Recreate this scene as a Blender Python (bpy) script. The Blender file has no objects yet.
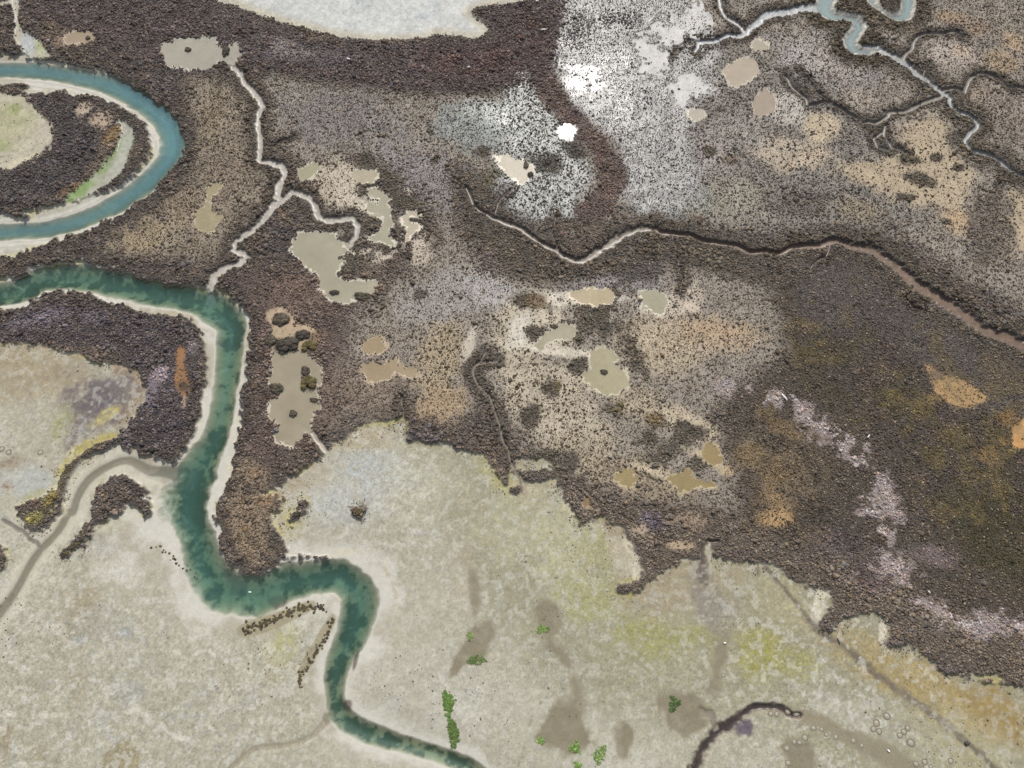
import bpy, math, random
import numpy as np

rng = np.random.default_rng(7)
random.seed(7)
scn = bpy.context.scene
col = scn.collection

# ------------------------------------------------------------------ camera model (metres; z up)
CAM_H, TILT, FOC = 110.0, math.radians(18.0), 718.0
CT, ST = math.cos(TILT), math.sin(TILT)
ZREF = 0.45

def at(px, py, z=ZREF):
    """survey point of the photograph -> plan position in metres on the level z"""
    a = (np.asarray(px, float) - 512.0) / FOC
    b = -(np.asarray(py, float) - 384.0) / FOC
    dy = b * CT + ST
    dz = b * ST - CT
    s = (CAM_H - z) / -dz
    return a * s, dy * s

def W(pts, z=ZREF):
    p = np.array(pts, float)
    x, y = at(p[:, 0], p[:, 1], z)
    return np.stack([x, y], 1)

OFF = dict(A=(0, 0), B=(256, 0), C=(512, 0), D=(768, 0), E=(0, 256), F=(256, 256), G=(512, 256), H=(768, 256),
           I=(0, 512), J=(256, 512), K=(512, 512), L=(768, 512))

def t(k, *pts):
    ox, oy = OFF[k]
    return [(ox + x / 3.0, oy + y / 3.0) for x, y in pts]

def lin(c):
    c = np.asarray(c, float) / 255.0
    return np.where(c <= 0.04045, c / 12.92, ((c + 0.055) / 1.055) ** 2.4)

KG = 0.72          # ground: seen brightness -> base colour
KV = 1.42
def gcol(*c): return lin(c) * KG
def vcol(*c): return lin(c) * KV

# ------------------------------------------------------------------ plan grid
STEP = 0.15
xs_in = np.arange(-114.0, 114.0, STEP)
ys_in = np.arange(-31.0, 134.0, STEP)
def extend(a):
    g, d = [], STEP
    v = 0.0
    while v < 2600:
        d *= 1.28
        v += d
        g.append(v)
    g = np.array(g)
    return np.concatenate([a[0] - g[::-1], a, a[-1] + g])
XS, YS = extend(xs_in), extend(ys_in)
NX, NY = len(XS), len(YS)
X, Y = np.meshgrid(XS, YS)

# ------------------------------------------------------------------ noise
def vnoise1(scale, seed, xs=None, ys=None):
    xs = XS if xs is None else xs
    ys = YS if ys is None else ys
    r = np.random.default_rng(seed).random((257, 257)).astype(np.float32)
    r[256] = r[0]; r[:, 256] = r[:, 0]
    def prep(v):
        u = v / scale + 1000.37
        i = np.floor(u).astype(int)
        f = (u - i).astype(np.float32)
        return i % 256, f * f * f * (f * (f * 6 - 15) + 10)
    ix, fx = prep(xs); iy, fy = prep(ys)
    a = r[iy][:, ix]; b = r[iy][:, ix + 1]; c = r[iy + 1][:, ix]; d = r[iy + 1][:, ix + 1]
    fx = fx[None]; fy = fy[:, None]
    return (a + (b - a) * fx) * (1 - fy) + (c + (d - c) * fx) * fy

def fbm(scale, seed, octv=4, gain=0.55):
    out, amp, tot = 0, 1.0, 0
    for o in range(octv):
        out = out + amp * (vnoise1(scale / 2 ** o, seed * 31 + o) * 2 - 1)
        tot += amp; amp *= gain
    return out / tot * 1.6

def sstep(a, b, v):
    u = np.clip((v - a) / (b - a), 0, 1)
    return u * u * (3 - 2 * u)

# ------------------------------------------------------------------ curves -> distance fields
def catmull(p, closed, n=5):
    p = np.asarray(p, float)
    m = len(p)
    out = []
    rngi = range(m if closed else m - 1)
    for i in rngi:
        if closed:
            a, b, c, d = p[(i - 1) % m], p[i], p[(i + 1) % m], p[(i + 2) % m]
        else:
            a, b, c, d = p[max(i - 1, 0)], p[i], p[i + 1], p[min(i + 2, m - 1)]
        for k in range(n):
            u = k / n
            out.append(0.5 * (2 * b + (c - a) * u + (2 * a - 5 * b + 4 * c - d) * u * u + (3 * b - a - 3 * c + d) * u ** 3))
    if not closed:
        out.append(p[-1])
    return np.array(out)

def window(q, margin):
    i0 = np.searchsorted(XS, q[:, 0].min() - margin); i1 = np.searchsorted(XS, q[:, 0].max() + margin)
    j0 = np.searchsorted(YS, q[:, 1].min() - margin); j1 = np.searchsorted(YS, q[:, 1].max() + margin)
    return slice(j0, j1), slice(i0, i1)

def seg_dist(gx, gy, a, b):
    ab = b - a
    L = float(ab @ ab) + 1e-12
    u = np.clip(((gx - a[0]) * ab[0] + (gy - a[1]) * ab[1]) / L, 0, 1)
    ex = gx - a[0] - u * ab[0]; ey = gy - a[1] - u * ab[1]
    return ex * ex + ey * ey, u

def line_field(pts, margin=6.0, widths=None, smooth=True, z=ZREF, raw=False):
    """distance to a traced line (far = 99); with widths also the local half width in metres"""
    q = W(pts, z) if not raw else np.asarray(pts, float)
    w = None if widths is None else np.asarray(widths, float)
    if smooth:
        if w is not None:
            q3 = catmull(np.column_stack([q, w]), False, 4); q, w = q3[:, :2], q3[:, 2]
        else:
            q = catmull(q, False, 4)
    d = np.full((NY, NX), 99.0 ** 2, np.float32)
    hw = np.ones((NY, NX), np.float32) * (1.0 if w is None else w[0])
    for k in range(len(q) - 1):
        js, is_ = window(q[k:k + 2], margin)
        if js.stop <= js.start or is_.stop <= is_.start: continue
        dd, u = seg_dist(X[js, is_], Y[js, is_], q[k], q[k + 1])
        sub = d[js, is_]
        m = dd < sub
        sub[m] = dd[m]
        if w is not None:
            hw[js, is_][m] = (w[k] + (w[k + 1] - w[k]) * u)[m]
    d = np.sqrt(d)
    return d if w is None else (d, hw)

def poly_field(pts, margin=5.0, smooth=True, z=ZREF, raw=False):
    """signed distance to a traced outline, negative inside (far = 99)"""
    q = W(pts, z) if not raw else np.asarray(pts, float)
    if smooth: q = catmull(q, True, 3)
    js, is_ = window(q, margin)
    out = np.full((NY, NX), 99.0, np.float32)
    if js.stop <= js.start or is_.stop <= is_.start: return out
    gx, gy = X[js, is_], Y[js, is_]
    d = np.full(gx.shape, margin ** 2 * 1.0)
    inside = np.zeros(gx.shape, bool)
    xsw, ysw = XS[is_], YS[js]
    m = len(q)
    for k in range(m):
        a, b = q[k], q[(k + 1) % m]
        # crossing test, row by row
        if a[1] != b[1]:
            lo, hi = min(a[1], b[1]), max(a[1], b[1])
            r0 = np.searchsorted(ysw, lo, 'right'); r1 = np.searchsorted(ysw, hi, 'right')
            if r1 > r0:
                xc = a[0] + (ysw[r0:r1] - a[1]) / (b[1] - a[1]) * (b[0] - a[0])
                inside[r0:r1] ^= gx[r0:r1] < xc[:, None]
        s0 = np.searchsorted(xsw, min(a[0], b[0]) - margin); s1 = np.searchsorted(xsw, max(a[0], b[0]) + margin)
        t0 = np.searchsorted(ysw, min(a[1], b[1]) - margin); t1 = np.searchsorted(ysw, max(a[1], b[1]) + margin)
        if s1 > s0 and t1 > t0:
            dd, _ = seg_dist(gx[t0:t1, s0:s1], gy[t0:t1, s0:s1], a, b)
            np.minimum(d[t0:t1, s0:s1], dd, out=d[t0:t1, s0:s1])
    d = np.sqrt(d)
    out[js, is_] = np.where(inside, -d, d)
    return out

def spot_field(px, py, rx, ry=None, ang=0.0):
    """0 at the centre of an oval patch, 1 on its rim (pixel radii of the survey)"""
    ry = rx if ry is None else ry
    x0, y0 = at(px, py)
    x1, _ = at(px + 1, py)
    m = float(x1 - x0)
    rx, ry = rx * m, ry * m * 1.08
    c, s = math.cos(math.radians(ang)), math.sin(math.radians(ang))   # ang: clockwise as seen on the photo
    dx, dy = X - x0, -(Y - y0)
    return np.sqrt(((dx * c + dy * s) / rx) ** 2 + ((-dx * s + dy * c) / ry) ** 2).astype(np.float32)

# shared noises
N05 = fbm(0.55, 1, 2); N1 = fbm(1.3, 2, 3); N3 = fbm(3.5, 3, 4); N8 = fbm(9.0, 4, 4); N25 = fbm(28.0, 5, 4)
N1b = fbm(1.7, 6, 3); N3b = fbm(4.2, 7, 3); N8b = fbm(11.0, 8, 4)
RAG = 0.42 * N1 + 0.38 * N3 + 0.32 * N05           # ragged shoreline noise (about half a metre)

# ------------------------------------------------------------------ TRACED OUTLINES
trib_left = t('E', (515, 635), (480, 617), (440, 597), (390, 577), (330, 566), (280, 580), (240, 605), (205, 650), (190, 700), (180, 768)) + t('I', (168, 12), (130, 48), (90, 50), (60, 20), (52, -8))
pan_left = t('E', (165, 700), (185, 655), (225, 605), (275, 575), (330, 556), (375, 520), (410, 460), (437, 400), (410, 345), (360, 320), (290, 310), (200, 285), (100, 265), (0, 260)) + [(-320, 343)]
edge_right = [(1500, 740)] + t('L', (768, 528), (700, 498), (620, 490), (550, 485), (480, 445), (430, 412), (392, 397), (362, 395), (368, 352), (330, 310), (260, 312), (215, 328), (188, 352), (150, 345), (170, 318), (187, 280), (175, 240), (115, 215), (60, 200), (40, 168), (0, 150)) + \
    t('K', (720, 160), (660, 150), (612, 132), (590, 82), (574, 100), (560, 132), (510, 156), (460, 178), (420, 215), (360, 250), (325, 257), (315, 235), (330, 214), (382, 200), (393, 170), (370, 130), (340, 72), (290, 30), (235, 12), (205, 40), (190, 5)) + \
    t('G', (170, 745), (140, 690), (125, 640), (100, 615), (60, 610), (25, 600), (0, 640)) + \
    t('F', (750, 695), (720, 642), (680, 602), (640, 588), (600, 570), (560, 560), (520, 558), (490, 548), (462, 556), (455, 505), (440, 490), (400, 502), (330, 508), (283, 520), (268, 543), (240, 556), (225, 575), (205, 590), (150, 630), (100, 662), (80, 690), (10, 712), (75, 722), (70, 760)) + \
    t('J', (40, 5), (78, 70), (105, 108), (160, 113), (215, 126), (243, 147))
bank_right = t('J', (150, 152), (100, 162), (50, 182), (0, 207)) + t('I', (720, 196), (680, 150), (652, 100), (642, 50), (636, 0)) + \
    t('E', (655, 712), (680, 650), (700, 590), (708, 530), (715, 460), (722, 400), (730, 330), (738, 270), (742, 210), (725, 165), (692, 130), (652, 102), (612, 100), (570, 92), (500, 82), (420, 65), (340, 42), (270, 25), (200, 20), (130, 28), (60, 44), (0, 70)) + [(-320, 330)]
bank_left = [(-320, 360)] + t('E', (0, 162), (50, 140), (110, 118), (180, 108), (250, 110), (330, 125), (400, 145), (470, 165), (540, 180), (590, 197), (613, 225), (620, 270), (618, 340), (615, 400), (610, 450), (603, 500), (588, 545), (568, 582), (540, 620))
SAND = trib_left + pan_left + [(-320, 1100), (1500, 1100)] + edge_right + bank_right + bank_left

LOOP = [(-320, 45)] + t('A', (0, 162), (70, 176), (150, 184), (250, 200), (330, 224), (400, 258), (460, 294), (510, 335), (540, 375), (552, 412), (545, 452), (520, 500), (490, 540), (450, 580), (390, 617), (320, 657), (250, 692), (180, 718), (100, 742), (0, 766)) + [(-320, 280), (-320, 185)] + \
    t('A', (0, 640), (50, 635), (120, 620), (190, 605), (250, 590), (330, 566), (370, 550), (410, 515), (440, 470), (453, 420), (445, 385), (410, 348), (360, 318), (310, 296), (250, 284), (190, 273), (130, 278), (60, 268), (0, 255)) + [(-320, 100)]

STRIP = t('E', (352, 548), (310, 556), (262, 578), (222, 606), (186, 648), (168, 700), (160, 768)) + t('I', (80, 40), (120, 56), (175, 8)) + t('E', (186, 768), (198, 702), (214, 654), (246, 614), (286, 588), (332, 574))
isles = [
    # marsh between the two arms of the lower river
    [(92, 512), (95, 495), (102, 482), (113, 475), (128, 475), (140, 483), (147, 497), (151, 512), (146, 517), (132, 508), (118, 511), (103, 521), (93, 533), (80, 546), (66, 555), (61, 552), (72, 540), (84, 526)],
    # spit hedges
    t('J', (-5, 325), (40, 310), (100, 292), (150, 273), (172, 272), (165, 290), (120, 315), (60, 345), (0, 365), (-40, 372), (-55, 350)),
    t('J', (224, 312), (234, 320), (222, 350), (195, 400), (165, 450), (140, 480), (128, 490), (140, 455), (165, 410), (195, 355)),
    # tufts on the sand beside the tongue
    [(303, 500), (309, 502), (305, 510), (297, 518), (291, 524), (288, 521), (293, 513)],
    [(355, 508), (362, 507), (364, 513), (358, 518), (354, 515)],
    t('I', (-30, 110), (10, 105), (22, 130), (15, 165), (-30, 200)),
    # G: hummock with green fringe among the sand fingers
    t('G', (28, 648), (60, 640), (100, 640), (130, 655), (135, 668), (90, 675), (40, 672)),
    t('G', (-10, 690), (18, 690), (20, 708), (-5, 712)),
    t('G', (180, 700), (205, 695), (215, 715), (190, 725), (178, 715)),
]

POND_A2 = t('A', (485, 150), (500, 132), (520, 125), (548, 116), (580, 113), (600, 122), (612, 115), (640, 122), (658, 142), (690, 130), (715, 140), (727, 160), (722, 178), (700, 186), (672, 182), (650, 192), (630, 208), (600, 205), (560, 205), (530, 200), (500, 190), (492, 170))
POND_A1 = t('A', (188, 114), (205, 104), (240, 98), (268, 97), (282, 108), (275, 124), (262, 130), (240, 131), (205, 130))
POND_A3 = t('A', (590, 640), (610, 618), (616, 590), (622, 568), (650, 550), (660, 566), (638, 590), (630, 620), (648, 645), (664, 660), (650, 680), (625, 697), (598, 688), (584, 665))
POND_B1 = t('B', (108, 745), (112, 725), (130, 706), (180, 695), (220, 703), (250, 738), (285, 760)) + t('F', (250, 2), (258, 25), (238, 50), (236, 66), (262, 78), (300, 80), (330, 82), (352, 74), (366, 85), (352, 108), (322, 112), (292, 128), (270, 139), (232, 130), (196, 100), (184, 62), (150, 30), (122, -10))
POND_B2 = t('B', (328, 622), (348, 608), (365, 612), (378, 596), (345, 590), (335, 570), (358, 565), (384, 575), (396, 610), (400, 640), (418, 668), (395, 688), (404, 712), (412, 735), (388, 726), (366, 722), (342, 716), (368, 690), (380, 655), (362, 650), (340, 640))
POND_B3 = t('B', (440, 662), (460, 636), (482, 636), (496, 648), (486, 656), (462, 652), (470, 668), (492, 672), (488, 688), (466, 700), (452, 722), (444, 714), (456, 690))
POND_B4 = t('B', (126, 527), (132, 512), (150, 498), (178, 494), (182, 506), (168, 530), (150, 540), (134, 538))
POND_B5 = t('B', (292, 512), (320, 518), (352, 512), (366, 520), (358, 540), (330, 552), (305, 545), (290, 530))
POND_F1 = t('F', (45, 330), (60, 292), (88, 294), (130, 282), (170, 308), (198, 340), (195, 378), (176, 375), (168, 352), (150, 335), (135, 350), (130, 372), (148, 400), (176, 402), (182, 425), (180, 440), (185, 458), (165, 490), (158, 515), (144, 524), (134, 545), (108, 565), (75, 563), (58, 540), (66, 505), (40, 475), (46, 440), (70, 410), (46, 380))
POND_F2 = t('F', (318, 275), (335, 250), (362, 243), (385, 258), (382, 280), (355, 296), (328, 292))
POND_F3 = t('F', (314, 336), (340, 316), (378, 326), (416, 314), (430, 330), (482, 346), (472, 357), (424, 350), (382, 372), (346, 372), (330, 350))
POND_G1 = t('G', (180, 122), (200, 102), (250, 100), (292, 104), (302, 122), (280, 140), (240, 142), (205, 136))
POND_G2 = t('G', (380, 120), (400, 102), (428, 105), (460, 132), (458, 156), (440, 168), (410, 156), (392, 138))
POND_G3 = t('G', (236, 292), (262, 282), (295, 284), (310, 305), (302, 325), (330, 338), (348, 362), (344, 394), (325, 410), (290, 420), (258, 405), (232, 385), (220, 360), (236, 335))
POND_G4 = t('G', (80, 262), (95, 240), (130, 222), (160, 205), (185, 208), (190, 232), (175, 250), (140, 252), (108, 256), (88, 285), (72, 282))
POND_G5 = t('G', (575, 590), (592, 565), (618, 568), (628, 590), (622, 618), (600, 626), (582, 612))
POND_G6 = t('G', (306, 664), (320, 648), (350, 648), (376, 662), (372, 680), (340, 686), (315, 682))
POND_G7 = t('G', (468, 672), (490, 655), (525, 645), (540, 668), (575, 672), (610, 686), (600, 696), (555, 694), (520, 706), (490, 695))
POND_G8 = t('G', (205, 735), (220, 722), (238, 730), (238, 750), (220, 758), (207, 750))
POND_C1 = t('C', (142, 385), (158, 374), (180, 380), (188, 398), (178, 415), (160, 416), (146, 408))
POND_C2 = t('B', (725, 475), (750, 464)) + t('C', (12, 480), (40, 492), (62, 508), (52, 532), (30, 545), (8, 536), (-15, 520), (-28, 500))
POND_C3 = t('C', (638, 222), (655, 192), (695, 175), (728, 180), (742, 205), (730, 232), (700, 248), (678, 262), (652, 248))
POND_C4 = t('C', (528, 338), (550, 328), (572, 334), (580, 348), (562, 362), (540, 356))
POND_C5 = t('C', (718, 140), (730, 124), (758, 128), (764, 145), (740, 152))
POND_C6 = t('C', (722, 318), (735, 290), (760, 272)) + t('D', (14, 290), (12, 330), (-10, 350), (-30, 345))
PANC1 = t('C', (432, 82), (478, 72), (468, 55), (508, 40), (545, 20), (572, 22), (592, 45), (582, 72), (548, 88), (520, 96), (498, 112), (452, 130), (440, 104))
PANC2 = t('C', (380, 118), (420, 132), (452, 150), (482, 160), (462, 190), (440, 222), (402, 202), (422, 172), (392, 152))
PANC3 = t('C', (466, 246), (500, 240), (530, 228), (562, 240), (592, 262), (558, 272), (532, 296), (482, 290), (486, 268))
PANTOP = [(190, -90), (212, -8), (235, 5), (262, 15), (300, 27), (345, 37), (385, 41), (425, 38), (440, 34), (472, 38), (488, 28), (470, 12), (490, 5), (540, -8), (570, -90)]
STREAM_D = t('D', (143, 12), (165, -60), (215, -60), (208, 0), (200, 25), (230, 38), (265, 42), (290, 60), (299, 85), (280, 110), (274, 127), (292, 145), (330, 150), (300, 162), (260, 161), (232, 142), (224, 112), (244, 85), (250, 66), (212, 62), (170, 55))
STREAM_D2 = t('D', (295, -50), (330, -50), (332, 8), (360, 35), (385, 38), (400, 20), (404, -50), (440, -50), (442, 25), (426, 58), (382, 62), (340, 36), (300, 4))
SLOUGH = t('A', (352, 358), (380, 368), (400, 385), (396, 430), (388, 470), (362, 515), (330, 550), (285, 575), (250, 600), (195, 603), (212, 578), (262, 540), (305, 495), (335, 460), (352, 430), (362, 398))
SLOUGH_TOP = t('A', (28, -40), (62, -40), (58, 30), (70, 90), (110, 110), (135, 140), (155, 172), (80, 172), (66, 145), (40, 110), (42, 60))
PAN_OVAL = t('A', (-400, 270), (0, 279), (62, 285), (120, 338), (160, 395), (176, 405), (160, 430), (130, 460), (80, 482), (30, 502), (0, 504), (-400, 520))
CREEKS = dict(   # points, half width in photo pixels along the way, bed tone (d_ creeks: reflection and bank shade put in)
    left=([(231, 62), (240, 74), (245, 84), (253, 91), (260, 100), (262, 106), (258, 120), (260, 140), (259, 160), (269, 161), (281, 165), (284, 173), (279, 184), (277, 194), (281, 200), (268, 214), (254, 230), (241, 239), (234, 243), (234, 250), (246, 256), (240, 263), (225, 267), (215, 275), (210, 286), (209, 298)],
          [3.5, 3, 2.5, 2.8, 2.5, 2.5, 2.5, 2.5, 2.5, 2.5, 3, 3, 3, 3, 3.5, 3.5, 3.2, 3, 2.5, 2.5, 3, 3, 3, 3.5, 4, 6], (178, 172, 160)),
    left_arm=([(281, 200), (292, 192), (306, 196), (316, 210), (321, 218), (336, 220), (352, 218), (358, 226), (356, 236), (350, 245)], [3.5, 3, 3, 3, 3, 2.5, 2.5, 2.5, 2.5, 3], (172, 166, 154)),
    left_feeder=([(262, 146), (275, 146), (285, 140), (294, 136)], [1, 1.2, 1.2, .8], (165, 152, 140)),
    middle=([(466, 187), (473, 203), (486, 213), (499, 220), (512, 225), (530, 236), (548, 247), (562, 255), (572, 260), (581, 261), (590, 257), (600, 250), (614, 241), (629, 233), (645, 229), (655, 229)],
            [1, 1.2, 1.2, 1.5, 2, 2, 2, 2.2, 2.5, 2.8, 3.2, 3.5, 3.8, 3.5, 3.2, 2.5], (126, 115, 100)),
    middle_twig=([(495, 213), (500, 200), (510, 190)], [1, 1, .8], (160, 150, 140)),
    east=([(655, 229), (672, 233), (690, 235), (720, 243), (750, 252), (780, 253), (805, 246), (830, 242), (845, 243), (860, 247), (885, 258), (900, 270), (920, 287), (945, 302), (970, 319), (1000, 335), (1024, 345), (1080, 372), (1150, 395)],
          [2.0, 1.8, 1.6, 1.7, 1.9, 2.1, 2.4, 2.9, 3.2, 3.8, 4.3, 4.8, 5.2, 5.4, 5.4, 5.2, 5, 5, 5], (120, 98, 78)),
    path=([(486, 352), (477, 364), (473, 372), (483, 390), (493, 406), (501, 429), (508, 449), (514, 468), (522, 492)], [1, 1.3, 1.5, 1.5, 1.6, 1.6, 1.6, 1.6, 1.5], (128, 117, 102)),
    path_top=([(473, 368), (480, 364), (497, 362)], [1.2, 1.2, .8], (140, 128, 112)),
    north=([(716, -10), (721, 8), (731, 20), (742, 28), (746, 34)], [1.5, 1.5, 1.8, 2, 2], (150, 150, 146)),
    north_main=([(694, 52), (700, 42), (728, 35), (745, 34), (758, 23), (768, 15), (790, 11), (808, 8), (818, 8)], [1.2, 1.6, 1.8, 2.5, 3.5, 3.5, 3.5, 4, 4], (154, 160, 163)),
    d_main=([(866, 49), (878, 49), (891, 55), (902, 61), (915, 72), (934, 86), (943, 93), (950, 99), (953, 107), (968, 115), (978, 125), (971, 132), (965, 140), (971, 150), (988, 155), (1001, 162), (1024, 177), (1060, 195)],
            [5, 4, 3.6, 3.2, 3, 3, 2.6, 2.4, 2, 2, 2, 1.8, 1.8, 1.6, 1.6, 1.6, 1.4, 1.4], (160, 163, 162)),  # pale blue-grey reflection put into this tone
    d_a=([(903, 58), (913, 48), (915, 40), (918, 36), (935, 33), (955, 31), (963, 38)], [2, 1.8, 1.4, 1.2, 1.2, 1, .8], (138, 131, 120)),  # tone darkened for the shaded borders, likewise d_b and d_c
    d_b=([(943, 90), (955, 88), (965, 92), (968, 84), (975, 75), (981, 73), (998, 78), (1008, 87), (1024, 88)], [1.2, 1, 1.4, 1.8, 1.6, 1, 1, .9, .9], (138, 131, 120)),
    d_c=([(942, 96), (918, 105), (891, 112), (885, 118), (875, 123), (863, 123), (855, 117), (841, 108), (825, 102), (808, 105), (805, 97), (791, 85), (785, 75)], [1.6, 2, 1.8, 1.4, 1.4, 1.2, 1, 1, 1, 1.2, 1.2, 1.2, .8], (138, 131, 120)),
    d_d=([(886, 125), (885, 137), (893, 148), (905, 152)], [1, 1, 1, .8], (150, 145, 136)),
    d_e=([(882, 132), (874, 138), (878, 147), (888, 150)], [.9, .9, .9, .8], (150, 145, 136)),
    twig_a=([(672, 233), (676, 246), (679, 262), (683, 276), (680, 292)], [1, .9, .8, .8, .6], (118, 108, 96)),
    twig_b=([(830, 242), (826, 256), (815, 262), (808, 274)], [1.4, 1.2, 1, .7], (132, 118, 104)),
    twig_c=([(915, 284), (912, 292), (905, 298), (914, 308), (926, 312)], [1, .9, .8, .8, .6], (120, 106, 92)),
    twig_d=([(916, 102), (922, 88), (915, 78)], [.9, .8, .6], (120, 112, 100)),
    twig_e=([(800, 70), (812, 84), (822, 96), (841, 108)], [.6, .8, .9, 1], (130, 122, 112)),
    twig_f=([(1001, 162), (1004, 174), (998, 186)], [.9, .8, .6], (118, 108, 96)),
    twig_g=([(934, 86), (924, 76), (928, 66)], [.9, .7, .6], (120, 112, 100)),
    twig_h=([(705, 45), (692, 40), (680, 46), (668, 58)], [1.2, 1, 1, .8], (176, 174, 168)),
    twig_i=([(560, 256), (552, 232), (556, 215)], [.9, .8, .6], (120, 110, 98)),
    drain=([(299, 424), (308, 430), (316, 440), (326, 452)], [2.2, 2, 2, 2.4], (178, 170, 152)),
    notch=([(402, 396), (404, 410), (405, 424)], [1, 1.2, 1.6], (140, 128, 112)),
    notch_b=([(718, 541), (708, 541), (704, 546), (703, 554), (703, 563)], [1.2, 1.4, 1.6, 2.0, 2.4], (96, 84, 74)),
    notch_c=([(758, 565), (759, 575)], [1.0, 2.0], (130, 120, 100)),
    channel_south=([(692, 775), (700, 756), (710, 741), (720, 730), (733, 723), (743, 715), (752, 709), (768, 707), (784, 710), (800, 716)], [4.6, 4, 3.8, 4.2, 3.8, 3.2, 2.8, 2.8, 2.6, 2.2], (80, 70, 64)),
    channel_feeder=([(703, 712), (713, 718), (716, 728)], [3, 3, 3], (140, 131, 116)),
    spring=([(2, 520), (17, 529), (28, 539), (40, 547)], [1.5, 2, 1.8, 2], (130, 124, 112)),
)

PX = 0.162                                       # metres per survey pixel near the centre

# ------------------------------------------------------------------ river course
th_loop = [(-320, 60)] + t('A', (0, 205), (100, 208), (200, 222), (300, 244), (380, 274), (450, 318), (498, 362), (516, 410), (512, 450), (488, 492), (448, 535), (400, 572), (340, 610), (270, 645), (180, 676), (90, 690), (0, 695)) + [(-320, 265)]
w_loop = [12, 10, 10, 10, 11, 12, 13, 14, 14, 14, 13, 12, 12, 11, 10, 10, 10, 10, 12]
th_low = [(-320, 340)] + t('E', (0, 112), (60, 88), (130, 66), (210, 62), (300, 72), (400, 96), (500, 116), (580, 134), (650, 160), (688, 205), (688, 260), (680, 330), (672, 400), (662, 470), (645, 540), (612, 600), (590, 650), (570, 710), (560, 768)) + \
    t('I', (575, 40), (590, 90), (602, 140), (625, 195), (680, 240), (768, 250)) + t('J', (80, 218), (170, 200), (245, 195), (290, 225), (310, 270), (300, 320), (280, 375), (252, 440), (236, 505), (235, 560), (250, 608), (300, 648), (380, 680), (470, 708), (560, 735), (640, 768)) + [(500, 790), (560, 830)]
w_low = [20, 15, 15, 16, 16, 16, 16, 16, 17, 19, 18, 16, 15, 14, 14, 15, 19, 22, 22, 21, 20, 20, 22, 24, 25, 24, 22, 20, 20, 22, 23, 22, 20, 17, 14, 12, 13, 13, 12, 11, 11, 11, 10, 10]
def px2m(pts, w):
    p = np.array(pts, float)
    x0, _ = at(p[:, 0], p[:, 1]); x1, _ = at(p[:, 0] + 1, p[:, 1])
    return np.array(w, float) * (x1 - x0)
dl, hl = line_field(th_loop, 12.0, px2m(th_loop, w_loop))
dw, hw = line_field(th_low, 12.0, px2m(th_low, np.array(w_low) * np.concatenate([np.full(20, .9), np.linspace(.9, .78, len(w_low) - 20)])))
rel0 = np.minimum(dl / hl, dw / hw)
rel = np.minimum(rel0, .62 + .5 * spot_field(172, 500, 26, 24, 20)) + 0.10 * N3 + 0.06 * N1
rel_low = dw / hw
is_loop = (dl / hl) < (dw / hw)
th_trib = t('E', (530, 650), (490, 645), (440, 640), (380, 612), (320, 630), (262, 670), (230, 720), (214, 768)) + t('I', (203, 0), (168, 60), (120, 110), (80, 170), (42, 240), (-10, 310), (-120, 430))
dt, ht = line_field(th_trib, 10.0, px2m(th_trib, [9, 7, 6, 5, 4.5, 4.5, 4.5, 4.2, 4, 4, 4, 4.2, 4.5, 5, 5]))
th_sm = t('J', (212, 618), (185, 655), (150, 680), (80, 702), (0, 708)) + t('I', (735, 730), (700, 760), (670, 790))
ds, hs = line_field(th_sm, 6.0, px2m(th_sm, [5, 4, 3, 3, 3, 3, 3, 3]))

# ------------------------------------------------------------------ marsh / sand
sd = poly_field(SAND, 8.0)
loop_sd = poly_field(LOOP, 8.0)
sd = np.minimum(sd, loop_sd)
sd_smooth = sd.copy()
isle_f = [poly_field(p, 3.0) for p in isles]
for i_, f in enumerate(isle_f):
    if i_ in (1, 2): continue          # the spit rows carry single bushes only
    sd = np.maximum(sd, -f)
sdr = sd + RAG * np.where(sd < 90, 1.0, 0.0)
sdr -= .5 * (1 - sstep(1.4, 2.2, rel0)) * (1 - sstep(-1.5, 1.0, Y - at(100, 296)[1])) * np.where(sd < 90, 1.0, 0.0)
strip = poly_field(STRIP, 3.0)
sdr = np.maximum(sdr, -strip + .35 * RAG)
marsh = sstep(-0.15, 0.2, sdr)                   # 1 = marsh platform, 0 = sand
sand = 1 - marsh

# ------------------------------------------------------------------ river bed and depth
dmax = np.clip(.47 * np.where(is_loop, hl, hw), .25, 1.2)
bed = np.where(rel < 1, -dmax * (1 - np.clip(rel, 0, 1) ** np.where(is_loop, 1.15, 1.5)), 0.09 * (rel - 1))
bed = np.minimum(bed, 0.32)
near_river = np.exp(-np.maximum(rel - 1.25, 0) * 1.6)
flat_z = 0.27 + 0.05 * N8 + 0.025 * N1
zsand = np.where(rel < 6, np.minimum(flat_z, bed), flat_z)
zsand = zsand - 0.16 * np.exp(-(dt / ht) ** 2) - 0.10 * np.exp(-(ds / hs) ** 2)
zmarsh = 0.62 + 0.07 * N8 + 0.05 * N3 + 0.03 * N1
Z = zmarsh * marsh + zsand * sand

# ------------------------------------------------------------------ colour, plants
G = np.empty((NY, NX, 3), np.float32)
V = np.empty((NY, NX, 3), np.float32)
Dn = np.empty((NY, NX), np.float32)     # shrub cover
Tn = np.empty((NY, NX), np.float32)     # small tussocks
Sz = np.ones((NY, NX), np.float32)      # shrub size
Rg = np.full((NY, NX), 0.75, np.float32)  # surface roughness
Mo = np.zeros((NY, NX), np.float32)     # mottling

def mix(arr, m, v):
    if arr.ndim == 3:
        arr += m[..., None] * (np.asarray(v, np.float32) - arr)
    else:
        arr += m * (v - arr)

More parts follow.
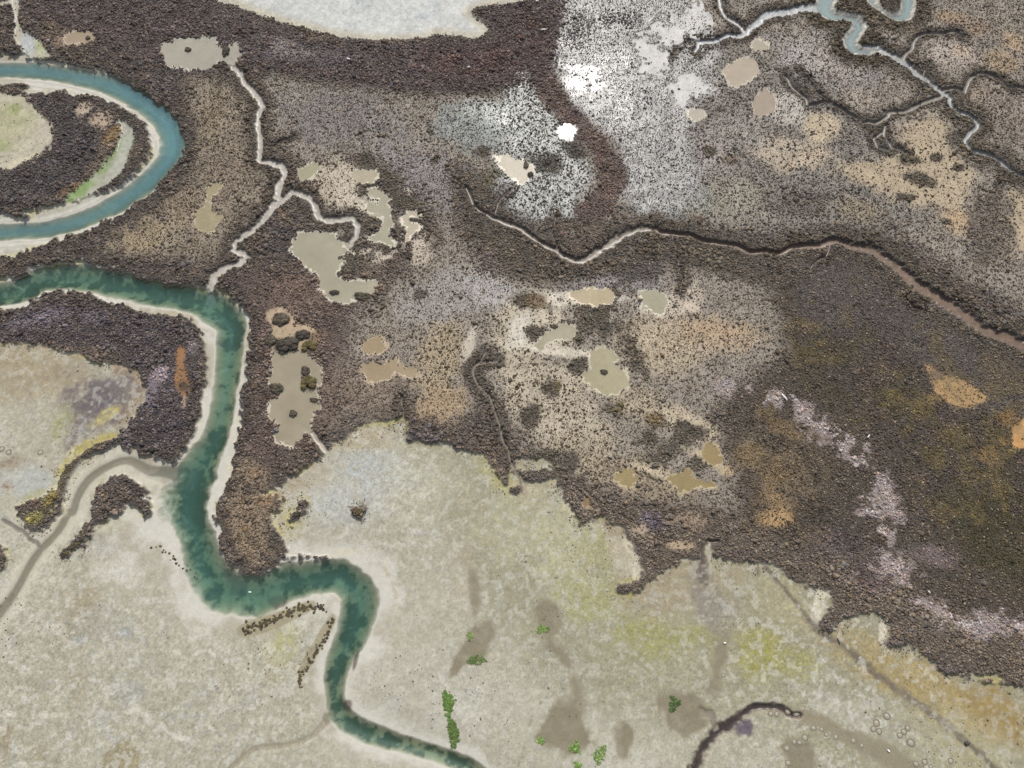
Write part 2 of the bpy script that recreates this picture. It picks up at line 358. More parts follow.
def put(m, g=None, v=None, D=None, T=None, S=None, rough=None, mo=None):
    m = m.astype(np.float32)
    if g is not None: mix(G, m, gcol(*g))
    if v is not None: mix(V, m, vcol(*v))
    if D is not None: mix(Dn, m, D)
    if T is not None: mix(Tn, m, T)
    if S is not None: mix(Sz, m, S)
    if rough is not None: mix(Rg, m, rough)
    if mo is not None: mix(Mo, m, mo)

def area(pts, soft=1.5, rag=1.0, margin=None):
    f = poly_field(pts, margin or (soft * 1.5 + rag * 2.5 + 1))
    nz = (0.6 * N3 + 0.5 * N1 + 0.6 * np.where(soft > 1.2, N8, 0)) * rag
    return 1 - sstep(-soft, soft, f + nz)

def spot(px, py, rx, ry=None, ang=0, k=1.0, rag=0.35, inner=0.45):
    f = spot_field(px, py, rx, ry, ang) + rag * (0.6 * N3 + 0.5 * N1b)
    return k * (1 - sstep(inner, 1.25, f))

# --- marsh default: dense dark thicket on brown mud
G[:] = gcol(84, 75, 68); V[:] = vcol(94, 85, 79); Dn[:] = 0.95; Tn[:] = 0.35
put(sstep(-.2, .9, N8), g=(96, 84, 74), v=(100, 89, 80))
put(sstep(.1, .9, N8b) * .7, v=(80, 74, 74))

put(sstep(.15, .8, N3b + .5 * N8) * .6, v=(108, 96, 84), g=(116, 102, 88), D=.7)
put(sstep(.2, .9, N3 - .6 * N8b) * .6, v=(78, 70, 66))
# --- sparse flats through the middle and right
centre = [(268, 74), (340, 86), (450, 95), (520, 88), (545, 80), (556, 55), (570, -40), (900, -40), (1100, 20), (1100, 320), (1000, 300), (940, 262), (900, 235), (860, 226), (800, 232), (740, 226), (690, 222), (640, 214), (600, 222), (575, 235), (530, 228), (505, 205), (470, 172), (455, 168), (448, 190), (460, 225), (500, 262), (560, 280), (600, 276), (650, 258), (700, 262), (760, 282), (830, 300), (818, 345), (770, 372), (735, 392), (720, 420), (740, 470), (775, 520), (740, 525), (700, 505), (650, 500), (600, 486), (545, 462), (505, 430), (480, 400), (455, 420), (420, 408), (385, 400), (340, 425), (325, 420), (340, 360), (350, 320), (385, 290), (420, 262), (435, 235), (425, 200), (395, 172), (340, 158), (300, 165), (275, 140), (262, 105)]
put(area(centre, 3.0, 1.5), g=(150, 140, 126), v=(98, 89, 80), D=.14, T=.74, mo=.4)
put(spot(340, 118, 70, 34, 10), g=(138, 132, 128), T=.82)
put(spot(480, 130, 60, 28, 10), g=(150, 156, 152), T=.70, v=(98, 96, 92))
put(spot(420, 180, 60, 40, 30), g=(146, 140, 140), T=.85)
# left column, between upper loop and creek
put(area([(190, 80), (235, 85), (250, 110), (250, 160), (270, 180), (262, 205), (235, 228), (215, 258), (150, 255), (110, 245), (150, 220), (190, 180), (200, 130)], 3, 1.2), g=(148, 134, 113), v=(96, 87, 76), D=.2, T=.8)
put(spot(212, 120, 14, 34, 5, .8), g=(150, 132, 104), D=.25)
put(spot(150, 236, 32, 18, -20, .95, .8, .2), g=(162, 144, 108), D=.12, T=.7)
put(spot(185, 205, 22, 16, 0, .7), g=(150, 130, 104), D=.3)
put(spot(225, 175, 16, 30, 0, .7), g=(140, 122, 104), D=.3)
put(spot(58, 20, 18, 10, -10), g=(134, 108, 82), D=.25); put(spot(70, 40, 20, 9), g=(140, 116, 92), D=.12)
put(spot(82, 30, 20, 8), g=(128, 108, 86), D=.4)
put(spot(150, 50, 12, 7), g=(120, 102, 84), D=.3); put(spot(160, 34, 8, 5), g=(138, 120, 104), D=.3)
# west block
put(area([(240, 262), (330, 290), (345, 330), (340, 380), (330, 430), (240, 470), (225, 400), (235, 330)], 3, 1.0), v=(98, 86, 80), g=(96, 80, 72), T=.5)
put(spot(310, 290, 40, 26), v=(104, 90, 82), g=(120, 98, 86), D=.6, T=.6)
put(spot(365, 385, 45, 30, 0, .9), g=(140, 122, 104), D=.35, T=.8)
put(spot(330, 400, 25, 25, 0, .7), g=(130, 110, 94), D=.4, T=.7)
put(spot(440, 350, 26, 55, 10), g=(172, 155, 122), D=.14, T=.72, v=(88, 78, 64))
put(spot(440, 405, 28, 20, 0), g=(172, 146, 108), D=.1, T=.7)
put(spot(400, 330, 30, 20), g=(150, 138, 122), D=.2, T=.75)
put(spot(450, 300, 60, 26, -15), g=(158, 152, 146), D=.08, T=.72)
put(spot(490, 290, 40, 20, 30), g=(172, 168, 164), D=.05, T=.62)
# cream flats
cream = dict(g=(188, 175, 152), D=.06, T=.46, v=(86, 76, 64))
put(spot(335, 182, 30, 30, 20), **cream); put(spot(352, 205, 24, 22), g=(196, 184, 160), D=.05, T=.42)
put(spot(398, 192, 16, 8, 10), g=(196, 180, 162), D=.05, T=.2)
put(spot(408, 232, 12, 22, 0), g=(198, 184, 162), D=.05, T=.3); put(spot(420, 248, 12, 20), g=(190, 176, 156), D=.1, T=.4)
put(spot(375, 255, 30, 10, -10), g=(190, 176, 156), D=.05, T=.3)
put(area([(498, 305), (545, 300), (575, 330), (570, 352), (540, 352), (580, 370), (590, 400), (620, 430), (600, 470), (560, 455), (530, 430), (505, 400), (495, 350)], 2.0, 1.2), g=(182, 169, 144), D=.12, T=.56, v=(84, 75, 62))
put(spot(540, 318, 34, 30), g=(192, 180, 156), D=.05, T=.34)
put(spot(560, 300, 40, 8), g=(205, 196, 176), D=.05, T=.2); put(spot(605, 300, 18, 7, 5), g=(200, 192, 174), D=.05, T=.2)
put(spot(650, 300, 18, 14), g=(200, 192, 178), D=.05, T=.15)
put(spot(660, 345, 50, 34, -10), g=(182, 166, 136), D=.06, T=.58, v=(92, 81, 66))
put(spot(720, 335, 50, 18, 8), g=(178, 156, 122), D=.12, T=.68); put(spot(712, 330, 34, 7, 10), g=(178, 152, 116), D=.06, T=.55)
put(spot(640, 405, 40, 18, 20), g=(172, 158, 128), D=.25, T=.6)
put(spot(690, 425, 40, 14, 25), g=(190, 174, 142), D=.08, T=.4)
put(spot(585, 455, 40, 22, 15), g=(176, 162, 134), D=.2, T=.6)
put(spot(680, 300, 18, 24, 60), g=(192, 178, 158), D=.12, T=.5); put(spot(692, 308, 10, 5, 40), g=(198, 182, 158), D=.02, T=.15)
put(spot(640, 480, 60, 24, 15), g=(160, 144, 116), D=.35, T=.6)
put(spot(620, 285, 60, 12), g=(150, 146, 146), D=.1, T=.85)
put(spot(640, 265, 34, 20), D=.9, v=(94, 88, 86), g=(96, 88, 84))
put(spot(560, 352, 56, 7, 8), g=(204, 194, 172), D=.0, T=.12); put(spot(520, 330, 12, 22, 10), g=(206, 198, 180), D=.0, T=.15)
put(spot(600, 296, 34, 5, 5), g=(210, 204, 190), D=0, T=.1); put(spot(700, 455, 30, 5, 30), g=(196, 180, 148), D=0, T=.1); put(spot(665, 475, 40, 6, 20), g=(190, 174, 142), D=.05, T=.2)
put(spot(730, 470, 14, 6, -20), g=(180, 156, 116), D=.05, T=.3); put(spot(470, 342, 6, 22, 15), g=(188, 178, 158), D=.0, T=.15)
put(spot(365, 235, 24, 8, 10), g=(206, 200, 184), D=.05, T=.1); put(spot(350, 290, 24, 6, -10), g=(200, 192, 172), D=.1, T=.15)
# darker thickets inside the middle
dark = dict(g=(90, 82, 72), D=.95, T=.4, v=(90, 83, 72))
for a in [(590, 320, 30, 18, 0), (600, 308, 20, 8, 0), (575, 338, 14, 8, 0), (537, 334, 12, 8, 0), (525, 303, 14, 10, 0), (622, 290, 12, 8, 0), (633, 355, 14, 24, -20),
          (580, 365, 9, 9, 0), (555, 388, 10, 10, 0), (612, 410, 14, 9, 0), (657, 422, 12, 8, 0), (690, 432, 16, 10, 0), (645, 440, 16, 9, 0), (668, 455, 18, 14, 0), (700, 465, 18, 8, 0), (545, 455, 22, 12, 15), (530, 420, 10, 16, 0), (560, 470, 16, 8, 0),
          (365, 160, 12, 8, 0), (378, 172, 10, 9, 0), (390, 185, 14, 16, 60), (366, 190, 10, 8, 0), (388, 200, 7, 5, 0), (400, 202, 10, 10, 0), (415, 205, 14, 10, 40), (425, 220, 8, 18, 0), (400, 232, 12, 8, 0), (388, 245, 12, 8, 0), (372, 226, 14, 20, 0), (350, 262, 20, 8, 0), (345, 270, 18, 6, 0),
          (430, 130, 5, 7, 0), (434, 160, 5, 5, 0), (482, 152, 8, 5, 0), (420, 295, 8, 4, -20)]:
    put(spot(*a, k=1, rag=.9, inner=.35), **dark)
put(spot(537, 302, 12, 9), g=(120, 100, 70), v=(100, 90, 68)); put(spot(655, 420, 9, 7), g=(140, 116, 76), v=(102, 90, 66), D=.8)
put(spot(620, 408, 10, 7), v=(98, 88, 64)); put(spot(557, 386, 8, 8), v=(98, 88, 64))
# basin south of the middle creek
put(area([(455, 170), (480, 178), (505, 200), (520, 215), (520, 228), (560, 258), (580, 262), (600, 258), (650, 240), (690, 245), (760, 262), (760, 282), (700, 268), (660, 262), (620, 272), (560, 282), (520, 280), (485, 250), (462, 215)], 1.5, .8), g=(84, 76, 66), D=.92, T=.4, v=(92, 84, 74))
put(spot(505, 180, 26, 14, 30, .9), g=(92, 84, 62), v=(96, 88, 62), D=.8); put(spot(488, 265, 24, 14, 40), v=(92, 82, 78), D=.9)
# north-east: grey-lilac flats and tan clearings
put(area([(700, 60), (800, 60), (850, 110), (880, 120), (870, 180), (930, 215), (820, 232), (720, 225), (690, 190), (690, 110)], 3, 1.5), g=(140, 134, 124), D=.22, T=.78, v=(90, 84, 78))
put(spot(730, 200, 50, 28), g=(158, 152, 134), D=.15, T=.75); put(spot(680, 200, 30, 20), g=(160, 164, 152), T=.7)
put(spot(715, 150, 24, 28), g=(164, 152, 146), D=.2, T=.6); put(spot(708, 152, 8, 7), **dark); put(spot(730, 160, 9, 6), g=(132, 116, 92), D=.7)
put(spot(812, 58, 34, 30, 30), g=(172, 166, 162), D=.1, T=.65); put(spot(850, 72, 30, 30, 40), g=(152, 144, 140), D=.2, T=.75)
put(spot(790, 110, 26, 22, 40), g=(186, 180, 168), D=.1, T=.5); put(spot(822, 128, 20, 20, 30), g=(190, 172, 138), D=.05, T=.3)
put(spot(800, 160, 36, 12, -20), g=(184, 166, 138), D=.12, T=.45)
put(spot(860, 100, 22, 12, 20), g=(168, 156, 138), D=.1, T=.6)
put(spot(700, 75, 26, 30, 0, .9), g=(170, 166, 158), D=.1, T=.5)
put(spot(775, 150, 30, 18, -10), g=(182, 166, 142), D=.08, T=.4)
put(spot(745, 130, 26, 24), g=(160, 152, 142), D=.12, T=.6)
put(spot(835, 60, 34, 24, 30), g=(170, 160, 150), D=.1, T=.6)
put(spot(772, 40, 22, 12), g=(150, 142, 134), D=.25, T=.7)
put(spot(870, 175, 30, 16, 10), g=(176, 156, 124), D=.08, T=.5)
put(spot(985, 100, 20, 22), g=(168, 148, 124), D=.12, T=.6)
TS, TR = 1.6, 1.5
tanp = dict(g=(176, 158, 126), D=.05, T=.26, v=(84, 74, 60))
put(area(t('D', (395, 405), (432, 368), (490, 345), (540, 372), (532, 430), (600, 490), (612, 580), (578, 640), (520, 622), (480, 610), (440, 622), (380, 592), (330, 562), (262, 550), (190, 512), (232, 490), (322, 500), (402, 460)), TS, TR), **tanp)
put(area(t('D', (690, 605), (768, 575), (900, 580), (900, 760), (768, 752), (690, 745), (662, 690)), TS, TR), g=(178, 158, 124), D=.05, T=.12)
put(spot(955, 222, 18, 16, 20), g=(186, 158, 116), D=.05, T=.35)
put(spot(1012, 42, 14, 14), g=(176, 150, 114), D=.08, T=.5); put(spot(1000, 62, 20, 14), g=(168, 144, 110), D=.15, T=.6)
put(spot(950, 18, 22, 8, 10), g=(160, 134, 102), D=.2, T=.5); put(spot(975, 28, 20, 12, 20), g=(150, 128, 104), D=.25, T=.5); put(spot(900, 30, 16, 7), g=(140, 122, 100), D=.4)
put(spot(950, 55, 28, 18, 20), g=(176, 162, 148), D=.1, T=.55, v=(100, 90, 84)); put(spot(960, 52, 12, 8), g=(188, 166, 142))
put(spot(1000, 110, 26, 34, -20), g=(150, 136, 122), D=.25, T=.75); put(spot(990, 230, 24, 50, 20, .9), g=(112, 102, 92), D=.7, T=.5)
put(spot(920, 180, 16, 8, 20), **dark); put(spot(910, 160, 12, 6), **dark); put(spot(922, 181, 6, 5), **dark); put(spot(936, 158, 6, 5), **dark); put(spot(945, 222, 8, 4), **dark); put(spot(905, 198, 10, 5), **dark); put(spot(958, 168, 7, 5), **dark)
put(spot(855, 210, 34, 14, 15), g=(150, 136, 110), D=.3, T=.65); put(spot(800, 205, 40, 16), g=(120, 112, 102), D=.6, T=.6)
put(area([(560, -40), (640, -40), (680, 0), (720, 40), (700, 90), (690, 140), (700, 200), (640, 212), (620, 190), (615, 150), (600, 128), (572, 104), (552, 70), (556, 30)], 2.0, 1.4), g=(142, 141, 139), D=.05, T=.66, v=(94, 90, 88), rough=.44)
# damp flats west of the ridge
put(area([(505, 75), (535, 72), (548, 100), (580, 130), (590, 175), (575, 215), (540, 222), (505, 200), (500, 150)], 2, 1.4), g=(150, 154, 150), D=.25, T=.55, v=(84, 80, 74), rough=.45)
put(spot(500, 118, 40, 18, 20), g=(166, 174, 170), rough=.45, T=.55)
wet = spot(577, 82, 19, 30, -25, 1, .9, .05) * sstep(-1.0, .9, N3b + .6 * N8b + .6 * N1 + .3 * N05)
mix(Rg, spot(600, 96, 60, 100, -20, .7, .9, .0) * (Rg < .6), .385)
mix(Rg, wet * (Rg < .6), .17)
Tn *= 1 - .35 * spot(584, 85, 26, 46, -20)
for a_ in [(532, 76, 8, 6), (519, 87, 9, 5), (508, 122, 18, 10, 20), (522, 105, 10, 6), (555, 66, 8, 10), (548, 180, 8, 14), (615, 60, 30, 12), (630, 110, 18, 20)]:
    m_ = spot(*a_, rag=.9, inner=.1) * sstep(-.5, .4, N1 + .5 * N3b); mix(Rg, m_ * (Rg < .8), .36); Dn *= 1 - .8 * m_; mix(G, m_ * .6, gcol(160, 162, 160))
# brown ridge
ridge = [(540, 60), (548, 85), (560, 105), (575, 125), (592, 140), (606, 158), (612, 180), (602, 200), (588, 214)]
dr = line_field(ridge, 6)
put(1 - sstep(1.2, 3.2, dr + .8 * N3), g=(104, 86, 78), v=(102, 88, 82), D=.92, T=.4, rough=.75)
put(spot(575, 150, 16, 9, 40), g=(84, 76, 68), D=.9, rough=.7); put(spot(548, 165, 14, 14), g=(84, 76, 66), D=.8, rough=.7); put(spot(530, 160, 8, 10), D=.8, rough=.7)
put(spot(556, 232, 12, 10, 30), g=(128, 104, 92), D=.6, v=(110, 92, 84)); put(spot(575, 225, 40, 8, 0), g=(86, 78, 66), D=.9, T=.4, rough=.75)
put(spot(618, 20, 24, 10), D=.5, T=.8, v=(76, 72, 72)); put(spot(578, 30, 16, 22, 10), D=.5, T=.8)
# --- north thicket band
band = [(-100, -60), (180, -60), (200, -5), (262, 22), (340, 45), (420, 46), (492, 38), (480, 16), (500, -60), (566, -60), (560, 40), (548, 78), (520, 88), (450, 92), (340, 84), (268, 72), (220, 66), (150, 62)]
put(area(band, 1.5, .8), g=(82, 72, 68), v=(90, 80, 78), D=.97, T=.3, S=1.05)
put(spot(470, 62, 60, 22), v=(92, 76, 72)); put(spot(525, 40, 30, 40), v=(88, 74, 70)); put(spot(300, 55, 60, 14, 8), v=(90, 84, 86), g=(104, 94, 92), D=.8)
put(spot(285, 46, 26, 10, 20), g=(140, 130, 124), v=(118, 108, 106), D=.6)
# --- south-east thicket: fine, grey-violet above, olive and gold below
se = [(770, 275), (830, 262), (870, 262), (910, 290), (960, 325), (1024, 360), (1200, 420), (1200, 680), (1024, 665), (960, 640), (900, 610), (870, 590), (800, 560), (740, 540), (740, 480), (720, 420), (740, 392), (790, 350)]
put(area(se, 2.5, 1.2), g=(82, 73, 64), v=(86, 77, 68), D=.75, T=.8, S=.72)
put(area([(800, 270), (850, 262), (910, 300), (1030, 372), (1200, 450), (1200, 520), (1010, 430), (940, 380), (880, 340), (820, 330)], 2.5, 1.2), g=(90, 82, 76), v=(95, 87, 82), D=.6, T=.85, S=.6)
put(area([(820, 350), (880, 340), (930, 400), (1000, 430), (1200, 520), (1200, 640), (1010, 590), (940, 520), (880, 440), (800, 390)], 4, 2), g=(76, 68, 54), v=(82, 74, 58), D=.6, T=.85, S=.65)
gold = dict(g=(124, 106, 62), v=(122, 106, 62))
for a in [(862, 356, 8, 6), (880, 362, 22, 14, 50), (858, 375, 20, 10), (830, 360, 16, 8), (890, 395, 20, 9, 30), (870, 415, 20, 8), (905, 432, 14, 7), (948, 430, 14, 7), (960, 470, 40, 14, 25), (985, 490, 26, 8, 30), (920, 405, 14, 8), (1000, 450, 20, 8), (848, 320, 8, 14, 20)]:
    put(spot(*a, k=.4, rag=.9, inner=.05), **gold)
put(spot(1000, 530, 50, 40, 30, .8), g=(72, 66, 46), v=(74, 68, 46), T=.9)
put(spot(785, 470, 40, 46, 20, .8, .7, .2), g=(124, 106, 80), D=.45, T=.8, v=(98, 86, 68), S=.7); put(spot(777, 505, 12, 20, 0, .8, .7, .2), g=(160, 128, 80), D=.15, T=.6)
put(spot(760, 440, 30, 14, 20, .8), g=(104, 92, 74), D=.6); put(spot(745, 455, 20, 18, 0, .7), g=(136, 120, 92), D=.35, T=.7)
for k_, (a, c) in enumerate([((953, 395, 3, 3), 0), ((1008, 420, 14, 10, 20), 1), ((958, 410, 5, 5), 1), ((1004, 442, 5, 4), 1), ((932, 400, 6, 5), 0), ((985, 455, 14, 9), 0)]):
    put(spot(*a, k=.8, rag=.6), g=(150, 110, 60) if c else (136, 112, 70), D=.4, v=(116, 90, 54))
put(area(t('H', (470, 330), (500, 335), (540, 358), (600, 385), (655, 420), (640, 440), (590, 462), (550, 455), (500, 405)), .5, .5), g=(172, 136, 76), D=.05, T=.3)
put(area([(1012, 432), (1018, 424), (1040, 412), (1100, 415), (1100, 465), (1030, 450), (1014, 447)], .3, .3), g=(200, 146, 60), D=.0, T=.03)
sem = area([(800, 300), (880, 290), (960, 340), (1200, 450), (1200, 640), (1010, 600), (930, 540), (870, 440), (800, 380)], 4, 2)
put(sem * sstep(.15, .6, N3b + .35 * N1 + .25 * N8) * .42, v=(118, 102, 62), g=(112, 97, 64)); put(sem * sstep(.2, .7, N3 - .3 * N8b) * .6, v=(86, 74, 74), g=(80, 70, 66))
put(area([(720, 400), (780, 400), (850, 480), (870, 560), (800, 550), (740, 500)], 3, 2) * sstep(.1, .6, N3b + .3 * N1) * .6, v=(112, 96, 66), g=(134, 112, 76), D=.5)
put(area(se, 2.5, 1.2) * sstep(.3, .75, N1b + .4 * N3) * .5, v=(72, 64, 58))
# coarse shrubs along the sand edge
put(area([(560, 480), (600, 492), (650, 505), (700, 512), (750, 528), (800, 545), (860, 560), (900, 585), (960, 610), (1040, 640), (1200, 700), (1200, 780), (1000, 685), (900, 640), (850, 625), (790, 590), (700, 550), (640, 610), (600, 545), (560, 510)], 2, 1), g=(98, 86, 74), v=(104, 94, 84), D=.95, T=.3, S=1.05)
put(spot(652, 522, 16, 10, 10), g=(98, 88, 90), v=(96, 88, 92)); put(spot(680, 545, 14, 5), g=(180, 156, 120), D=.2); put(spot(690, 520, 22, 8), g=(150, 130, 106), D=.4); put(spot(775, 520, 22, 9), g=(176, 140, 84), D=.15); put(spot(640, 530, 10, 8), g=(170, 150, 124), D=.4)
put(spot(840, 545, 40, 16, 10), v=(92, 83, 82), S=.8); put(spot(870, 575, 30, 20), v=(98, 86, 84))
# bleached dead growth (pinkish white)
for pl, wd in [(t('H', (0, 428), (60, 428), (100, 455), (130, 500), (165, 520), (205, 518), (230, 545), (280, 575), (285, 620), (325, 650), (345, 700), (370, 768)), 1.6), (t('H', (205, 540), (245, 600), (275, 670), (290, 730), (300, 768)), 1.1),
               (t('L', (345, 150), (380, 165), (410, 200), (440, 245), (480, 285), (530, 315), (570, 335), (610, 345), (660, 325), (715, 330), (768, 355)) + [(1060, 640)], 1.9), (t('L', (290, 0), (320, 20), (345, 70)), 1.0), (t('G', (620, 395), (680, 385), (730, 410), (800, 428)), .7)]:
    d_ = line_field(pl, 7)
    m_ = (1 - sstep(wd * .1, wd * 1.1, d_ + 1.3 * N1 + 1.1 * N3 + .6 * N05 + .5 * N8b))
    put(m_ * .95, g=(158, 142, 136), v=(172, 158, 156), D=.72, T=.5, S=1.0)
put(spot(935, 556, 26, 10, 10, .7), v=(132, 116, 116), g=(124, 110, 106))
# peninsula and loop core
put(area([(-200, 372), (-200, 300), (0, 312), (40, 300), (110, 300), (180, 318), (208, 340), (205, 420), (180, 460), (140, 455), (100, 440), (130, 400), (140, 370), (100, 350), (0, 342)], 1.2, .8), v=(84, 77, 78), g=(74, 66, 66), D=.95)
put(spot(40, 318, 36, 9, -18), g=(118, 108, 112), v=(112, 104, 110), D=.7, T=.5); put(spot(95, 318, 14, 8), g=(104, 94, 98), v=(100, 92, 98))
put(spot(153, 388, 8, 24, 8), g=(122, 110, 122), D=.25, T=.4); put(spot(160, 375, 10, 10), g=(134, 120, 124), v=(150, 136, 140)); put(spot(196, 347, 10, 8), g=(140, 130, 132), v=(140, 128, 130), D=.5)
put(area(t('E', (530, 290), (545, 272), (560, 290), (552, 322), (572, 365), (575, 400), (555, 428), (535, 412), (522, 370), (530, 330)), .35, .4), g=(150, 104, 50), D=.06, T=.1); put(spot(184, 387, 6, 6), g=(84, 66, 44))
put(spot(184, 402, 4, 7), g=(170, 146, 116), D=.1); put(spot(183, 452, 6, 12, 20), g=(140, 142, 96), D=.25, T=.3)
put(area(t('A', (-300, 500), (0, 520), (100, 490), (170, 430), (130, 340), (70, 285), (130, 275), (200, 275), (250, 290), (230, 320), (290, 390), (300, 450), (240, 540), (190, 605), (100, 622), (0, 640), (-300, 640)), 1, .7), v=(80, 74, 74), g=(74, 68, 66), D=.97)
put(spot(85, 108, 10, 10, 40), g=(178, 160, 134), D=.05, T=.1); put(spot(104, 118, 12, 14, 50), g=(170, 148, 122), D=.1, T=.2); put(spot(113, 136, 8, 12, 30), g=(134, 110, 76), v=(120, 100, 66), D=.6); put(spot(75, 190, 22, 8, -35), g=(130, 104, 76), v=(118, 98, 78), D=.6); put(spot(48, 202, 14, 6, -20), g=(130, 110, 86), D=.6)
put(area([(222, 455), (262, 470), (270, 500), (285, 530), (310, 552), (330, 556), (290, 570), (250, 582), (225, 560), (212, 520)], 1.5, .8), g=(150, 131, 106), v=(104, 92, 78), D=.72, T=.6, S=.9)
put(spot(262, 500, 12, 8, 0, .9), g=(158, 124, 84), D=.3); put(spot(258, 472, 10, 4, 0, .9), g=(150, 120, 84), D=.3)
# strip along the tributary
put(area([(60, 478), (75, 455), (100, 440), (112, 440), (80, 462), (62, 490), (55, 512), (30, 530), (20, 520), (45, 508)], .6, .4), v=(96, 88, 66), D=.85)
put(spot(52, 492, 6, 16, 15, .8), v=(140, 128, 66)); put(spot(35, 518, 9, 6, 0, .8), v=(140, 132, 74), g=(150, 146, 90), D=.5)
put((1 - sstep(.8, 3.2, sdr + .8 * N3)) * (1 - sstep(2.6, 4.2, rel0)) * marsh * .85, v=(80, 73, 68), g=(76, 68, 62), D=.97, T=.25)
# levees: dense growth along creek edges, with edge shadow darkened into its colours
FINE = {'path', 'path_top', 'd_a', 'd_b', 'd_c', 'd_d', 'd_e', 'd_main', 'notch', 'notch_c', 'left_feeder', 'middle_twig'} | {n_ for n_ in CREEKS if n_.startswith('twig')}
def kink(p):
    """extra bends between the traced points, as tidal creeks have"""
    q = [p[0]]
    for i in range(len(p) - 1):
        (a, b), (c, d) = p[i], p[i + 1]
        L_ = math.hypot(c - a, d - b); r_ = random.Random(int(a * 7 + b * 13))
        e = r_.uniform(-.11, .11) * L_
        q += [((a + c) / 2 - (d - b) / max(L_, 1) * e, (b + d) / 2 + (c - a) / max(L_, 1) * e), (c, d)]
    return q
def kinkw(w):
    w = np.array(w, float)
    return np.interp(np.arange(0, len(w) - .9, .5), np.arange(len(w)), w)
cz = []
for nm, (pts, w, tone) in CREEKS.items():
    d_, h_ = line_field(kink(pts), 7.0, px2m(kink(pts), kinkw(w) * (1.0 if nm not in FINE else .8) + (.45 if nm not in FINE else .1 if nm[:2] != 'd_' else .6)))
    cz.append((nm, d_, h_, tone))
    if nm in ('channel_south', 'channel_feeder', 'spring', 'drain', 'notch_b'): continue
    br = {'east': 4.2, 'd_main': 4.0, 'middle': 2.4, 'left': 2.4, 'left_arm': 2.2, 'north_main': 2.2, 'path': 1.8}.get(nm, 1.6)
    m_ = (1 - sstep(.5, br, d_ - h_ + .7 * N3)) * marsh
    put(m_ * .9, g=(80, 72, 64), D=.97, T=.3, v=(86, 79, 69) if nm.startswith('d_') or nm == 'east' else (86, 78, 70), S=1.0)
for P in (STREAM_D, STREAM_D2):
    put((1 - sstep(.8, 4.5, poly_field(P, 8) + .8 * N3)) * .95, g=(80, 72, 62), D=.97, v=(82, 75, 63), S=1.15)
put(spot(965, 318, 60, 7, 33, .8), v=(112, 103, 98), g=(104, 94, 90), S=1.0)

# --- sand
sm = sand
MOTT = True
sg = np.empty_like(G); sg[:] = gcol(172, 168, 149)
bl = vnoise1(0.75, 91) * .6 + vnoise1(0.42, 92) * .4
bl2 = vnoise1(1.25, 93) * .55 + vnoise1(0.6, 94) * .45
bl3 = np.clip(1.12 + 1.5 * (bl2 - .5) + 1.0 * (vnoise1(.36, 97) - .5), .3, 1.5)
def spt(m, c):
    global sg
    if m.max() > 0 and len(c) == 3 and c[0] < 400 and MOTT: m = np.clip(m * bl3, 0, 1)
    sg += (m.astype(np.float32))[..., None] * (np.asarray(gcol(*c), np.float32) - sg)
spt(sstep(-.4, 1, N8) * .6, (192, 190, 177)); spt(sstep(0, 1, N8b) * .5, (172, 168, 148)); spt(sstep(.1, 1, N25) * .4, (170, 168, 148))
# olive damp silt over the centre right
spt(sstep(-.1, 1.0, 1.25 - poly_field([(430, 430), (560, 470), (640, 560), (720, 560), (1100, 740), (1100, 800), (960, 790), (860, 740), (760, 700), (640, 680), (560, 640), (500, 560)], 12) * .16 + .35 * N8) * .85, (152, 148, 123))
spt(spot(760, 610, 120, 40, 25, .6), (150, 143, 116)); spt(spot(680, 640, 90, 40, 0, .4), (154, 150, 118))
# left pan
spt(spot(20, 370, 110, 34, 8, .9), (160, 148, 122)); spt(spot(60, 440, 60, 50, 0, .6), (170, 164, 146)); spt(spot(132, 388, 14, 40, 10, 1), (158, 136, 106)); spt(spot(80, 348, 60, 9, 12, 1), (166, 146, 112)); spt(spot(120, 362, 18, 14, 30, 1), (160, 140, 110))
spt(spot(102, 398, 40, 30, -20, 1), (112, 101, 102)); spt(spot(102, 398, 26, 20, -20, 1), (104, 94, 97)); spt(spot(75, 432, 14, 22, 20, .7), (120, 110, 104)); spt(spot(68, 372, 20, 10, 0, .6), (140, 128, 108))
spt((1 - sstep(.2, 1.3, line_field(t('E', (345, 535), (310, 550), (265, 565), (215, 595), (175, 645), (155, 700), (140, 750)), 4) + .4 * N1)) * .9, (176, 164, 92)); spt(spot(60, 425, 12, 20, 10, .6), (150, 150, 104)); spt(spot(106, 415, 18, 6, -38, .8), (178, 168, 112))
spt(spot(30, 482, 34, 16, 0, .7), (176, 180, 176)); spt(spot(38, 498, 22, 9, -20, .7), (164, 164, 112)); spt(spot(10, 462, 10, 8, 0, .6), (140, 118, 90)); spt(spot(6, 487, 8, 6, 0, .7), (130, 108, 84)); spt(spot(50, 500, 8, 18, 20, .6), (176, 168, 110))
# oval pan in the loop
ov = poly_field(PAN_OVAL, 5) + .6 * N1 + .5 * N3
ovm = 1 - sstep(-.3, .4, ov)
